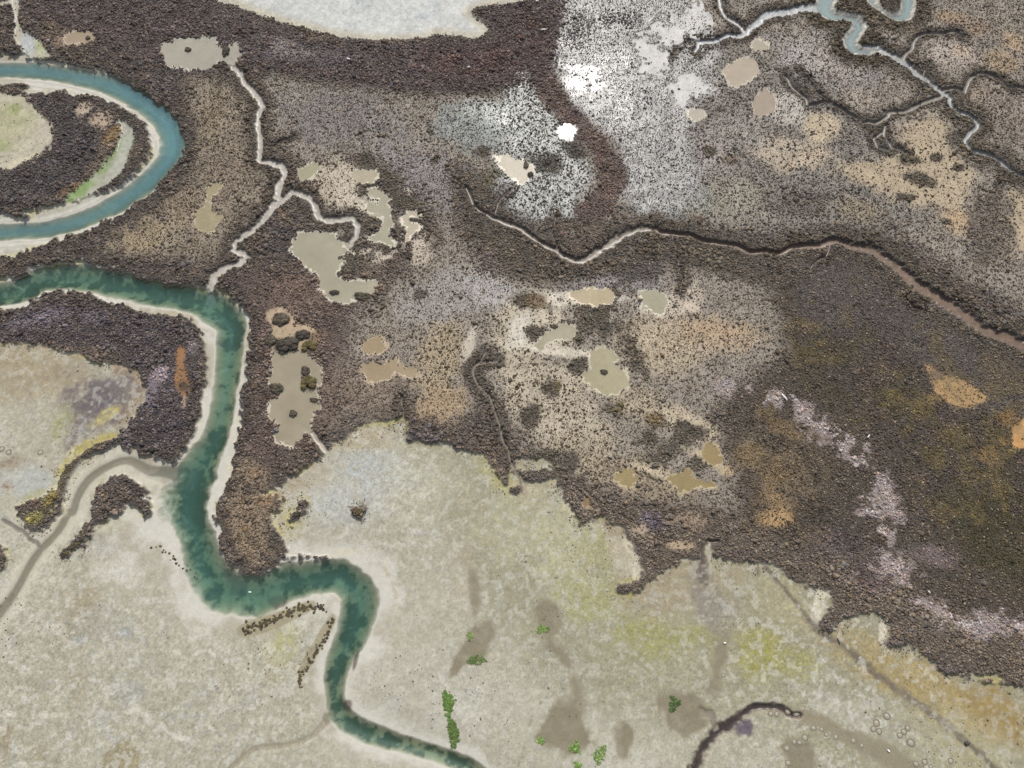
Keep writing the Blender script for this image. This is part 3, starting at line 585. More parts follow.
# centre sand
spt(spot(380, 470, 60, 22, 10, .75), (174, 178, 176)); spt(spot(350, 500, 40, 24, 0, .6), (178, 182, 180)); spt(spot(420, 480, 50, 34, 20, .5), (186, 182, 160)); spt(spot(300, 480, 34, 14, -30, .7), (168, 156, 132)); spt(spot(360, 440, 50, 12, -5, .7), (172, 160, 134))
spt(spot(520, 530, 60, 40, 20, .5), (176, 172, 142)); spt(spot(570, 540, 40, 50, 0, .6), (176, 172, 138)); spt(spot(600, 520, 16, 24, -10, .7), (168, 160, 122)); spt(spot(500, 480, 30, 10, 40, .7), (170, 164, 118))
spt(spot(590, 600, 34, 24, 0, .55), (160, 158, 108)); spt(spot(650, 635, 46, 20, 5, .6), (152, 150, 92)); spt(spot(760, 655, 26, 26, 0, .75), (152, 148, 78)); spt(spot(700, 635, 30, 10, 0, .6), (150, 148, 96)); spt(spot(800, 665, 30, 16, 20, .6), (154, 150, 96)); spt(spot(600, 560, 20, 40, 0, .5), (156, 152, 108)); spt(spot(345, 552, 16, 5, 0, .7), (186, 176, 116))
spt(spot(680, 590, 60, 22, -20, .7), (158, 146, 120)); spt(spot(708, 600, 16, 36, -8, .7), (136, 128, 116)); spt(spot(703, 565, 6, 18, 0, .8), (104, 94, 84)); spt(spot(720, 615, 26, 16, 0, .6), (140, 134, 122)); spt(spot(780, 600, 30, 20, 40, .7), (166, 158, 126))
spt(spot(850, 645, 40, 20, 30, .85), (158, 146, 108)); spt(spot(930, 690, 70, 24, 30, .9), (160, 142, 94)); spt(spot(1000, 715, 50, 26, 25, .85), (150, 128, 76)); spt(spot(900, 660, 30, 10, 35, .6), (164, 148, 104)); spt(spot(960, 740, 60, 30, 20, .6), (166, 158, 122))
spt(spot(625, 560, 14, 26, -20, .7), (182, 172, 150)); spt(spot(612, 528, 14, 8, 20, .8), (160, 146, 122))
spt(spot(905, 730, 40, 18, 30, .5), (166, 162, 140)); spt(spot(850, 715, 50, 14, 30, .7), (180, 178, 162)); spt(spot(1000, 500, 1, 1), (180, 170, 150))
spt(spot(820, 600, 7, 22, 20, .9), (206, 198, 176)); spt(spot(835, 590, 10, 8, 0, .9), (204, 196, 174)); spt(spot(884, 635, 5, 14, 10, .9), (208, 200, 180)); spt(spot(632, 545, 6, 14, -20, .9), (206, 196, 172)); spt(spot(636, 575, 4, 16, 10, .9), (206, 198, 178))
spt(spot(560, 478, 10, 18, -20, .6), (176, 168, 140)); spt(spot(530, 490, 16, 14, 0, .6), (182, 174, 146)); spt(spot(115, 525, 22, 12, -10, .9), (168, 166, 118)); spt(spot(100, 545, 30, 12, -30, .5), (176, 178, 172))
spt(spot(280, 645, 22, 28, 0, .5), (176, 172, 130)); spt(spot(285, 640, 12, 16, 0, .5), (166, 164, 106)); spt(spot(290, 520, 16, 18, -20, .7), (178, 168, 132)); spt(spot(268, 498, 14, 5, -20, .9), (152, 118, 78))
spt(spot(262, 520, 4, 10, 0, .6), (160, 130, 96)); spt(spot(460, 580, 14, 40, 0, .25), (172, 158, 134))
# lower-left blotches
for a in [(84, 602, 12, 16, 0, .8), (80, 615, 24, 34, 0, .45), (72, 678, 14, 8, 0, .7), (76, 690, 12, 10, 0, .5), (4, 742, 7, 14, 0, .8), (38, 755, 10, 10, 0, .7), (70, 710, 5, 3, 0, .5)]:
    spt(spot(*a), (158, 148, 124))
for a in [(78, 640, 8, 4, 0, .7), (126, 632, 6, 5, 0, .8), (130, 690, 16, 14, 0, .5), (100, 620, 24, 20, 0, .25)]:
    spt(spot(*a), (160, 162, 160))
spt(spot(120, 760, 18, 14, -10, .95, .2, .75), (152, 142, 112))
# damp hollows of grey-brown mud
MOTT = False
hol = np.zeros_like(Z)
for P in [[(483, 618), (492, 622), (496, 634), (490, 648), (480, 660), (466, 666), (450, 680), (447, 676), (458, 658), (466, 640), (474, 626)],
          [(471, 570), (478, 580), (479, 600), (476, 618), (472, 612), (470, 590)],
          [(540, 602), (552, 599), (562, 612), (562, 628), (556, 640), (570, 656), (574, 668), (566, 668), (555, 655), (545, 645), (538, 628)],
          [(573, 672), (580, 692), (584, 702), (578, 702), (572, 690)],
          [(552, 708), (564, 700), (584, 700), (586, 720), (590, 738), (582, 752), (566, 756), (548, 748), (537, 738), (545, 722)],
          [(616, 728), (624, 723), (632, 728), (632, 742), (626, 756), (618, 754), (614, 742)],
          [(655, 700), (665, 693), (685, 690), (700, 698), (712, 712), (706, 726), (690, 733), (678, 732), (664, 718)],
          [(706, 690), (714, 668), (722, 640), (730, 640), (722, 668), (716, 690)],
          [(782, 742), (800, 738), (812, 750), (815, 775), (785, 775), (786, 760)]]:
    m_ = area(P, .55, .7, 4)
    hol = np.maximum(hol, m_)
spt(np.clip(hol * (1.0 + .25 * N1b), 0, 1), (134, 126, 104))
# grey drain across the south-east
gd = t('L', (0, 592), (60, 598), (130, 622), (200, 655), (270, 688), (340, 722), (400, 752), (440, 790))
gw = px2m(gd, [4, 5, 7, 9, 11, 12, 13, 14])
dg, hg = line_field(gd, 6, gw)
gm = 1 - sstep(.5, 1.2, dg / hg + .25 * N1)
spt(gm * 1.0, (142, 134, 112)); hol = np.maximum(hol, gm)
od = t('L', (-20, 150), (0, 172), (60, 240), (130, 330), (165, 362), (200, 386), (300, 462), (400, 540), (500, 612), (600, 692), (690, 775)) + [(1030, 800)]
do_, ho_ = line_field(od, 5, px2m(od, [1.5, 2, 2.6, 2.8, 3, 3.4, 3.8, 3.8, 3.6, 3.2, 4, 5]))
om = (1 - sstep(.2, 1.7, do_ / ho_ + .45 * N1 + .4 * N05))
spt(om * .85, (104, 94, 82))
# mottled "cobble" of the flats
bl = vnoise1(0.75, 91) * .6 + vnoise1(0.42, 92) * .4
bl2 = vnoise1(1.25, 93) * .55 + vnoise1(0.6, 94) * .45
mott = sstep(.45, .62, bl) - .5
quiet = np.clip(np.maximum(near_river * 1.2, hol), 0, 1)
mo_amp = (1 - quiet) * (.55 + .45 * sstep(-.5, .6, N25))
sg *= (1 + (mott * .10 * mo_amp + .12 * (vnoise1(.3, 98) - .5) * 2 * mo_amp))[..., None]
spt(sstep(.54, .60, bl2) * .42 * mo_amp * np.clip(.7 + .7 * N8, .1, 1.2), (152, 145, 123)); spt(sstep(.6, .68, vnoise1(.9, 191) * .6 + vnoise1(.4, 192) * .4) * .5 * mo_amp, (202, 200, 190))
spt(sstep(.60, .7, vnoise1(.5, 95)) * sstep(.1, .8, N3b) * .4 * mo_amp, (164, 168, 166))
spt(sstep(.62, .72, vnoise1(.33, 96)) * .25 * mo_amp, (128, 120, 100))
# clean pale sand beside the river
spt(np.clip((1 - sstep(1.3, 2.5, rel + .3 * N1 + .3 * N3 + .35 * N8)) * sstep(.8, 1.1, rel), 0, 1) * .7, (207, 204, 194))
spt(sstep(.1, .9, np.sin(rel0 * 11 + 2.2 * N8 + .8 * N3)) * (1 - sstep(1.8, 3.0, rel0)) * sstep(.9, 1.2, rel0) * .5 * is_loop, (164, 163, 154))
spt(np.clip((1 - sstep(2.0, 4.5, dt / ht + .3 * N1)) * sstep(1.0, 1.6, dt / ht), 0, 1) * .6, (200, 194, 176))
spt(sstep(.1, .7, N8b + .6 * N3) * (1 - sstep(1.6, 2.6, rel)) * sstep(.95, 1.2, rel) * .55, (158, 150, 130))
# sea bed: sand, then dark eelgrass patches
deep = 1 - sstep(.55, 1.02, rel)
spt(deep, (172, 163, 132))
wrack = sstep(-.1, .55, fbm(1.8, 61, 5, .66) + .35 * N8 + .35 * (1 - rel))
low_part = (~is_loop).astype(np.float32)
spt(np.clip((1 - sstep(.55, .95, rel + .14 * N1)) * wrack, 0, 1) * (.4 + .55 * low_part), (70, 80, 60))
spt((1 - sstep(.6, 1.0, spot_field(232, 577, 11, 26, -25) + .2 * N1)) * .6, (110, 98, 92)); spt((1 - sstep(.5, 1.0, spot_field(355, 660, 3, 12, 10) + .3 * N1)) * .8, (90, 76, 66)); spt((1 - sstep(.5, 1.1, spot_field(346, 705, 6, 6, 10) + .3 * N1)) * .8, (90, 76, 66)); spt((1 - sstep(.5, 1.1, spot_field(275, 602, 14, 6, 10) + .3 * N1)) * .6, (110, 96, 84))
# tributary beds
spt((1 - sstep(.6, 1.15, dt / ht + .1 * N1)) * .9, (128, 122, 106)); spt((1 - sstep(.6, 1.2, ds / hs)) * .8, (150, 142, 122))
spt((1 - sstep(.9, 2.2, dt / ht)) * sstep(1.0, 1.3, dt / ht) * .4, (176, 170, 154))
shore = (1 - sstep(0.0, .9, -sdr)) * sand
spt(shore * .5 * sstep(.0, .6, N8b + .5 * N3), (148, 136, 112)); spt(shore * .75 * sstep(.05, .5, -N8b + .6 * N3b), (208, 200, 176)); spt((1 - sstep(.1, .8, -sdr + .4 * N1)) * sand * sstep(.2, .6, N8 + .5 * N3b - .1) * .6, (168, 160, 92))  # marsh edge: damp outline and shade painted dark, cream rim, yellowish patches
G += sm[..., None] * (sg - G)
Dn *= marsh; Tn *= marsh
mix(Mo, sm, 1.0); Mo *= 1 - sm * (.85 * np.clip(near_river * 1.2, 0, 1)); Mo *= 1 - sm * .55 * hol; Mo *= np.clip(.78 + .5 * N8b + .3 * N25, .25, 1.1); Mo *= 1 - .9 * (1 - sstep(1.2, 3.0, dt / ht))
mix(Rg, sm * (1 - sstep(1.0, 1.6, rel)), .5); mix(Rg, sm * hol, .55)
mix(Rg, sm * (1 - sstep(.7, 1.2, dt / ht)), .35)
# faint rills, crack lines and footprints across the flats
MOTT = False
for ln_, w_, c_, k_ in [(t('K', (185, 450), (200, 510), (210, 560), (205, 590)), .35, (150, 142, 122), .6), (t('K', (105, 555), (70, 600), (45, 660), (30, 730), (10, 790)), .16, (140, 132, 112), .7), (t('I', (0, 606), (150, 610), (280, 603), (420, 604), (470, 635), (520, 675), (555, 685)), .3, (202, 198, 184), .7),
                        (t('I', (655, 640), (665, 690), (655, 760)), .25, (150, 144, 124), .6), (t('J', (630, 90), (640, 160), (655, 230), (650, 320)), .6, (162, 152, 128), .5), (t('J', (380, 160), (420, 250), (410, 300), (420, 360)), .25, (168, 158, 120), .5), (t('K', (240, 690), (270, 720), (280, 745), (320, 735)), .3, (146, 138, 116), .7),
                        (t('F', (225, 590), (260, 620), (290, 670), (300, 740)), .4, (170, 160, 138), .5), (t('G', (20, 600), (30, 660), (40, 720), (45, 790)), .4, (160, 148, 124), .7), (t('G', (130, 640), (110, 700), (90, 760)), .35, (164, 152, 128), .6), (t('L', (440, 500), (560, 570), (640, 640), (720, 690)), .5, (166, 152, 112), .4)]:
    d_ = line_field(ln_, 3)
    spt((1 - sstep(w_ * .4, w_ * 1.6, d_ + .25 * N1 + .2 * N05)) * k_ * sstep(-.5, .3, N1b), c_)
G += sm[..., None] * (sg - G)
Tn += sand * .05 * sstep(.0, .8, N8 + .4 * N1b) * sstep(2.2, 3.2, rel)
# thin scatter of plants on sand near edges
Tn += sand * .6 * (1 - sstep(.1, 1.6, -sdr)) * sstep(-.1, .6, N1b + .3 * N3) * sstep(1.1, 1.8, rel)
for (a, k_) in [((168, 555, 14, 14, 40), .5), ((150, 545, 6, 5, 0), .4), ((258, 645, 8, 12, 0), .35), ((395, 590, 3, 10, 0), .15)]:
    Tn += sand * spot(*a, k=k_)

# --- loop pans and sloughs
def basin(f, depth, soft=.35, level=None):
    """press the ground down inside an outline"""
    global Z
    m = 1 - sstep(-soft, soft, f)
    tgt = np.minimum(Z, depth)
    Z += m * (tgt - Z)
    return m
m_ = basin(ov, .50, .5)
put(m_, g=(180, 173, 146), D=0, T=.02, mo=.5); put(m_ * spot(10, 125, 30, 26, 0, .9), g=(172, 168, 130)); put(m_ * spot(5, 120, 24, 14, 20, .6), g=(160, 160, 112)); put(m_ * spot(46, 130, 10, 16, 0, .8), g=(182, 172, 152)); put(m_ * spot(14, 110, 8, 6, 0, .8), g=(150, 158, 90)); put(m_ * spot(2, 145, 10, 7, 0, .7), g=(148, 158, 96)); put(m_ * spot(30, 160, 26, 5, -20, .8), g=(204, 194, 160))
f_ = poly_field(SLOUGH, 4) + .4 * RAG
m_ = basin(f_, .30, .4)
put(m_, g=(168, 168, 150), D=0, T=0, rough=.4); put(m_ * spot(78, 190, 24, 9, -35, 1), g=(128, 158, 78)); put(m_ * spot(108, 160, 8, 30, 30, .9), g=(130, 152, 82)); put(m_ * spot(124, 150, 8, 26, 15, .8), g=(168, 172, 156))
f_ = poly_field(SLOUGH_TOP, 4) + .4 * RAG
m_ = basin(f_, .30, .4)
put(m_, g=(176, 170, 150), D=0, T=.03, rough=.4); put(m_ * spot(28, 42, 8, 16, -20, .9), g=(176, 184, 184)); put(m_ * spot(40, 46, 6, 16, -20, .8), g=(166, 172, 120)); put(m_ * spot(20, 24, 4, 6), g=(140, 156, 100))
put((1 - sstep(.2, .9, line_field([(0, 4), (8, 3), (14, 0), (18, -6)], 3))), g=(180, 172, 156), D=0)
f_ = poly_field(PANTOP, 6) + .45 * RAG
mpt = basin(f_, .42, .4)
put(mpt, g=(186, 190, 187), D=0, T=.0, rough=.65, mo=.8); put(mpt * (1 - sstep(.3, 2.6, -f_)), g=(180, 174, 150), rough=.7)
put(mpt * spot(330, 5, 60, 14, 0, .8) * sstep(-.3, .6, N3), g=(172, 180, 180)); put(mpt * spot(430, 10, 30, 12, -30, .8) * sstep(-.3, .4, N1), g=(168, 178, 182))
for P in (PANC1, PANC2, PANC3):
    f_ = poly_field(P, 4) + 2.2 * RAG + .7 * N3b + .5 * N05 - .6
    m_ = basin(f_, .5, .3)
    put(m_, g=(190, 190, 186), D=0, T=.03, rough=.58)
put(spot(588, 52, 6, 3), D=0); put(spot(690, 25, 24, 10, -10, .8), g=(190, 188, 184), D=.05, T=.3)

# --- creeks
for nm, d_, h_, tone in cz:
    k_ = d_ / h_ + (.34 * N1 + .34 * N05) * np.clip(h_ / .7, .3, 1)
    m_ = 1 - sstep(.8, 1.15, k_)
    dep = {'east': -.05, 'middle': .12, 'path': .34, 'path_top': .4, 'channel_south': -.18, 'channel_feeder': .05, 'spring': .12, 'drain': .25, 'notch_b': .15, 'notch_c': .2}.get(nm, .12)
    bank = 1 - sstep(.75, 1.5, k_)
    Z += bank * (np.minimum(Z, dep + .06 * np.clip(k_, 0, 1)) - Z)
    put(m_, g=tone, D=0, T=0, rough=.38 if not nm.startswith('path') else .7)
    put((1 - sstep(1.0, 1.7, k_)) * (1 - m_) * .5, D=.6)
    if nm == 'east': put((1 - sstep(.2, .9, k_)) * .6, g=(128, 104, 86))
    if nm == 'channel_south':
        put((1 - sstep(.2, .75, k_)) * .8, g=(58, 50, 48)); put((1 - sstep(1.0, 1.9, k_)) * (1 - m_) * .7, g=(136, 124, 108))
put((1 - sstep(.5, 1.1, spot_field(745, 728, 11, 8, -30) + .3 * N1)), g=(100, 92, 98))

# --- stream in the north-east: pale banks, blue-grey water
stream = np.minimum(poly_field(STREAM_D, 5), poly_field(STREAM_D2, 5)) + .35 * RAG
m_ = 1 - sstep(-.3, .3, stream)
Z += (1 - sstep(-1.4, .5, stream)) * (np.minimum(Z, -.45) - Z)
put(m_, g=(186, 184, 172), D=0, T=0, rough=.45)

# --- ponds
PONDS = [
    ('A1', POND_A1, .50, (176, 158, 134)), ('A2', POND_A2, .50, (178, 174, 158)), ('A3', POND_A3, .50, (172, 160, 128)),
    ('B1', POND_B1, .48, (176, 170, 148)), ('B2', POND_B2, .48, (178, 172, 150)), ('B3', POND_B3, .50, (196, 186, 164)), ('B4', POND_B4, .50, (176, 170, 142)), ('B5', POND_B5, .50, (190, 180, 156)),
    ('F1', POND_F1, .48, (170, 160, 136)), ('F2', POND_F2, .52, (172, 153, 122)), ('F3', POND_F3, .52, (172, 154, 124)),
    ('G1', POND_G1, .50, (192, 178, 146)), ('G2', POND_G2, .50, (176, 170, 146)), ('G3', POND_G3, .50, (178, 170, 140)), ('G4', POND_G4, .50, (180, 172, 148)), ('G5', POND_G5, .50, (166, 146, 104)), ('G6', POND_G6, .50, (166, 148, 106)), ('G7', POND_G7, .50, (164, 146, 104)), ('G8', POND_G8, .40, (150, 128, 94)),
    ('C1', POND_C1, .50, (206, 206, 204)), ('C2', POND_C2, .50, (200, 190, 170)), ('C3', POND_C3, .50, (184, 170, 150)), ('C4', POND_C4, .50, (190, 180, 164)), ('C5', POND_C5, .50, (180, 170, 150)), ('C6', POND_C6, .50, (172, 158, 140)),  # C1: bright sky glare on the pool put into its white tone
]
pond_f = {}
for nm, P, lev, tone in PONDS:
    f_ = poly_field(P, 3.0) + .34 * N1 + .20 * N3 + .26 * N05
    pond_f[nm] = f_
    rim = 1 - sstep(.3, 1.0, f_)
    Z += rim * (np.minimum(Z, lev + .035) - Z)
    m_ = 1 - sstep(-.5, .35, f_)
    Z += m_ * (np.minimum(Z, lev - .10) - Z)
    put((1 - sstep(.15, .6, f_ + .3 * N1b)) * .95, g=tuple(min(235, c + (34 if nm in ('G1', 'G2', 'B1', 'B2', 'B3', 'F1', 'C2') else 18)) for c in tone)); k_ = sstep(.05, .3, f_ + (.0 if nm[0] in 'AF' else -.12) + .15 * N1b); Dn *= k_; Tn *= k_
    inn = 1 - sstep(-.35, .15, f_)
    put(inn, g=tone, D=0, T=0, mo=.5); put(inn * sstep(.1, .7, N3b + .6 * N8 + .8 * np.exp(f_ * 1.2) - .1) * .75, g=tuple(min(230, c + 30) for c in tone)); put(inn * sstep(.3, .9, N8b) * .5, g=tuple(c - 14 for c in tone))
# ochre shallow at the head of the long pond
put(area(t('F', (30, 175), (50, 160), (80, 160), (110, 190), (112, 215), (150, 205), (180, 225), (186, 265), (140, 288), (60, 282), (34, 260), (45, 215)), .4, .4), g=(172, 150, 116), D=.0, T=.08)
put(spot(290, 318, 18, 12, 0, .5), g=(190, 158, 124))
put(spot(318, 338, 8, 8), g=(130, 106, 70), D=.4)

# islands in ponds (bushes are set on them below)
HUM = []   # hummocks: (px, py, radius px, shape)
for k, x, y, rx, ry in [('F', 75, 192, 26, 20), ('F', 92, 268, 38, 26), ('F', 62, 398, 22, 17), ('F', 112, 473, 12, 11), ('F', 140, 238, 24, 17), ('F', 150, 345, 14, 16), ('F', 158, 383, 24, 24), ('F', 160, 272, 24, 18), ('F', 175, 432, 14, 7), ('F', 45, 255, 18, 18),
                        ('F', 235, 110, 16, 8), ('G', 276, 348, 12, 8), ('A', 565, 150, 10, 8), ('A', 678, 155, 12, 20), ('F', 320, 122, 26, 14), ('C', 42, 497, 8, 12), ('C', 55, 525, 10, 10), ('G', 125, 212, 14, 6), ('A', 265, 115, 7, 7), ('A', 655, 200, 20, 8), ('B', 475, 660, 16, 6)]:
    px, py = t(k, (x, y))[0]
    HUM.append((px, py, rx / 3, ry / 3))
    s_ = spot_field(px, py, rx / 3, ry / 3) + .15 * N1
    m_ = 1 - sstep(.75, 1.15, s_)
    Z += m_ * (np.maximum(Z, .60) - Z)
    put(m_, g=(92, 82, 66), D=0, T=0)

for f_ in isle_f[1:3]:
    m_ = 1 - sstep(-.4, .9, f_ + .6 * N1); Tn += m_ * .2; mix(G, m_ * .2, gcol(150, 140, 108)); mix(V, m_, vcol(92, 85, 62)); Z += m_ * .0
    m_ = 1 - sstep(.0, .4, f_); Dn -= m_ * Dn * .75; Tn -= m_ * Tn * .3; mix(G, m_ * .8, gcol(150, 140, 112)); mix(V, m_, vcol(98, 92, 66))
# finish plants mask near water
Dn *= sstep(.15, .5, sdr); Tn *= np.where(marsh > .5, sstep(.1, .35, sdr), 1)
for nm, d_, h_, tone in cz:
    k_ = sstep(*((-.1, .2) if nm in FINE and nm[:2] != 'd_' else (.08, .42)), d_ - h_ + .2 * N1); Dn *= k_; Tn *= k_
k_ = sstep(.0, .5, stream); Dn *= k_; Tn *= k_
Dn *= sstep(.05, .16, Z); Tn *= sstep(.05, .16, Z)
# fine ground variation of the marsh mud
lum_ = (G @ np.array([.25, .6, .15], np.float32))[..., None]
G += (marsh * .24)[..., None] * (lum_ - G)
G *= 1 + marsh[..., None] * np.array([.02, .0, -.02], np.float32)
V *= np.array([1.0, 1.0, .98], np.float32)
Sz *= np.clip(1 + .35 * N3 + .2 * N1b, .6, 1.5)
G *= (1 + marsh * (.12 * N05 + .10 * N1b))[..., None]
G = np.clip(G, .012, .62)

# ------------------------------------------------------------------ nodes
def new_mat(name):
    m = bpy.data.materials.new(name)
    m.use_nodes = True
    nt = m.node_tree
    nt.nodes.clear()
    out = nt.nodes.new('ShaderNodeOutputMaterial')
    return m, nt, out

def N(nt, kind, **kw):
    n = nt.nodes.new(kind)
    for k, v in kw.items():
        if k in n.inputs: n.inputs[k].default_value = v
        else: setattr(n, k, v)
    return n

def mth(nt, op, a, b=None):
    n = nt.nodes.new('ShaderNodeMath'); n.operation = op
    for i, v in enumerate((a, b)):
        if v is None: continue
        if isinstance(v, (int, float)): n.inputs[i].default_value = v
        else: nt.links.new(v, n.inputs[i])
    return n.outputs[0]

def scale_col(nt, colr, fac):
    n = nt.nodes.new('ShaderNodeVectorMath'); n.operation = 'SCALE'
    nt.links.new(colr, n.inputs[0]); nt.links.new(fac, n.inputs['Scale'])
    return n.outputs[0]

def pos_noise(nt, scale, detail=3, rough=.6):
    g = nt.nodes.new('ShaderNodeNewGeometry')
    n = N(nt, 'ShaderNodeTexNoise', Scale=scale, Detail=detail, Roughness=rough)
    nt.links.new(g.outputs['Position'], n.inputs['Vector'])
    return n.outputs['Fac']

# ground
m_ground, nt, out = new_mat('marsh_ground')
ac = N(nt, 'ShaderNodeAttribute', attribute_name='tone'); ar = N(nt, 'ShaderNodeAttribute', attribute_name='gloss')
n1 = pos_noise(nt, 6.5, 5, .75); n2 = pos_noise(nt, 1.1, 4, .6)
am = N(nt, 'ShaderNodeAttribute', attribute_name='mottle')
geo_ = nt.nodes.new('ShaderNodeNewGeometry')
wn = N(nt, 'ShaderNodeTexNoise', Scale=2.0, Detail=2); nt.links.new(geo_.outputs['Position'], wn.inputs['Vector'])
wadd = nt.nodes.new('ShaderNodeVectorMath'); wadd.operation = 'MULTIPLY_ADD'
nt.links.new(wn.outputs['Color'], wadd.inputs[0]); wadd.inputs[1].default_value = (.7, .7, 0); nt.links.new(geo_.outputs['Position'], wadd.inputs[2])
def crust(sc, lo, hi):
    n_ = N(nt, 'ShaderNodeTexNoise', Scale=sc, Detail=4, Roughness=.62)
    nt.links.new(wadd.outputs[0], n_.inputs['Vector'])
    r_ = N(nt, 'ShaderNodeMapRange', interpolation_type='SMOOTHSTEP'); nt.links.new(n_.outputs['Fac'], r_.inputs[0])
    r_.inputs[1].default_value = lo; r_.inputs[2].default_value = hi; r_.inputs[3].default_value = -.5; r_.inputs[4].default_value = .5
    return r_.outputs[0]
cr = mth(nt, 'ADD', mth(nt, 'MULTIPLY', crust(1.3, .43, .57), .09), mth(nt, 'MULTIPLY', crust(3.4, .43, .57), .22))
cr = mth(nt, 'MULTIPLY', cr, am.outputs['Fac'])
f0 = mth(nt, 'ADD', cr, mth(nt, 'MULTIPLY', mth(nt, 'SUBTRACT', n1, .5), .75))
f = mth(nt, 'ADD', f0, mth(nt, 'MULTIPLY', mth(nt, 'SUBTRACT', n2, .5), .35))
c = scale_col(nt, ac.outputs['Color'], mth(nt, 'ADD', f, 1.0))
b = N(nt, 'ShaderNodeBsdfPrincipled')
nt.links.new(c, b.inputs['Base Color'])
b.inputs['Specular IOR Level'].default_value = .36
nr = pos_noise(nt, 2.2, 4, .7)
nt.links.new(mth(nt, 'ADD', ar.outputs['Fac'], mth(nt, 'MULTIPLY', mth(nt, 'SUBTRACT', nr, .5), .25)), b.inputs['Roughness'])
bp = N(nt, 'ShaderNodeBump', Distance=.05)
bs_ = mth(nt, 'MULTIPLY', mth(nt, 'SUBTRACT', ar.outputs['Fac'], .2), 1.1); nt.nodes[-1].use_clamp = True
nt.links.new(bs_, bp.inputs['Strength'])
nt.links.new(pos_noise(nt, 3.6, 5, .7), bp.inputs['Height']); nt.links.new(bp.outputs[0], b.inputs['Normal'])
nt.links.new(b.outputs[0], out.inputs[0])

# plants
def plant_mat(name, transl=.28):
    m, nt, out = new_mat(name)
    a = N(nt, 'ShaderNodeAttribute', attribute_name='tone')
    nn = pos_noise(nt, 14.0, 2, .6)
    c = scale_col(nt, a.outputs['Color'], mth(nt, 'ADD', mth(nt, 'MULTIPLY', nn, .9), .55))
    d = N(nt, 'ShaderNodeBsdfPrincipled', Roughness=.8)
    d.inputs['Specular IOR Level'].default_value = .2
    tr = N(nt, 'ShaderNodeBsdfTranslucent')
    mx = N(nt, 'ShaderNodeMixShader', Fac=transl)
    nt.links.new(c, d.inputs['Base Color']); nt.links.new(c, tr.inputs['Color'])
    nt.links.new(d.outputs[0], mx.inputs[1]); nt.links.new(tr.outputs[0], mx.inputs[2])
    nt.links.new(mx.outputs[0], out.inputs[0])
    return m
m_plant = plant_mat('marsh_plant')

def plain_mat(name, c, rough=.7, var=.5, scale=9.0):
    m, nt, out = new_mat(name)
    rgb = N(nt, 'ShaderNodeRGB'); rgb.outputs[0].default_value = (*c, 1)
    cc = scale_col(nt, rgb.outputs[0], mth(nt, 'ADD', mth(nt, 'MULTIPLY', mth(nt, 'SUBTRACT', pos_noise(nt, scale, 4, .65), .5), var * 2), 1.0))
    b = N(nt, 'ShaderNodeBsdfPrincipled', Roughness=rough)
    nt.links.new(cc, b.inputs['Base Color']); nt.links.new(b.outputs[0], out.inputs[0])
    return m

# river water: clear, absorbing by depth, with a ripple
def water_mat(name, k, turbid, tfac, rough=.12, ripple=.25):
    m, nt, out = new_mat(name)
    a = N(nt, 'ShaderNodeAttribute', attribute_name='depth')
    comb = N(nt, 'ShaderNodeCombineXYZ')
    for i in range(3):
        e = mth(nt, 'POWER', math.e, mth(nt, 'MULTIPLY', a.outputs['Fac'], -k[i]))
        nt.links.new(e, comb.inputs[i])
    tr = N(nt, 'ShaderNodeBsdfTransparent'); nt.links.new(comb.outputs[0], tr.inputs['Color'])
    df = N(nt, 'ShaderNodeBsdfDiffuse', Color=(*turbid, 1))
    mx = N(nt, 'ShaderNodeMixShader')
    q = mth(nt, 'SUBTRACT', 1.0, mth(nt, 'POWER', math.e, mth(nt, 'MULTIPLY', a.outputs['Fac'], -tfac)))
    nt.links.new(q, mx.inputs[0]); nt.links.new(tr.outputs[0], mx.inputs[1]); nt.links.new(df.outputs[0], mx.inputs[2])
    gl = N(nt, 'ShaderNodeBsdfGlossy', Roughness=rough); gl.inputs['Color'].default_value = (1, 1, 1, 1)
    bp = N(nt, 'ShaderNodeBump', Strength=ripple, Distance=.05)
    nt.links.new(pos_noise(nt, 2.5, 3, .55), bp.inputs['Height']); nt.links.new(bp.outputs[0], gl.inputs['Normal'])
    fr = N(nt, 'ShaderNodeFresnel', IOR=1.33); nt.links.new(bp.outputs[0], fr.inputs['Normal'])
    m2 = N(nt, 'ShaderNodeMixShader')
    nt.links.new(fr.outputs[0], m2.inputs[0]); nt.links.new(mx.outputs[0], m2.inputs[1]); nt.links.new(gl.outputs[0], m2.inputs[2])
    nt.links.new(m2.outputs[0], out.inputs[0])
    return m
m_river = water_mat('river_water', (.60, .27, .285), tuple(lin((92, 138, 128)) * .75), .22)
m_loop = water_mat('loop_water', (.70, .30, .22), tuple(lin((112, 158, 168)) * .75), .6)
m_stream = water_mat('stream_water', (.7, .35, .3), tuple(lin((150, 168, 172)) * .75), 1.6)

def pond_mat(name, tone):
    m, nt, out = new_mat(name)
    base = lin(tone) * KG * 1.06
    rgb = N(nt, 'ShaderNodeRGB'); rgb.outputs[0].default_value = (*base, 1)
    nn = pos_noise(nt, .35, 5, .65)
    c = scale_col(nt, rgb.outputs[0], mth(nt, 'ADD', mth(nt, 'MULTIPLY', mth(nt, 'SUBTRACT', nn, .5), .45), 1.0))
    b = N(nt, 'ShaderNodeBsdfPrincipled', Roughness=.16)
    b.inputs['IOR'].default_value = 1.33
    nt.links.new(c, b.inputs['Base Color'])
    tr = N(nt, 'ShaderNodeBsdfTransparent')
    mx = N(nt, 'ShaderNodeMixShader', Fac=.62)
    nt.links.new(tr.outputs[0], mx.inputs[1]); nt.links.new(b.outputs[0], mx.inputs[2])
    nt.links.new(mx.outputs[0], out.inputs[0])
    return m

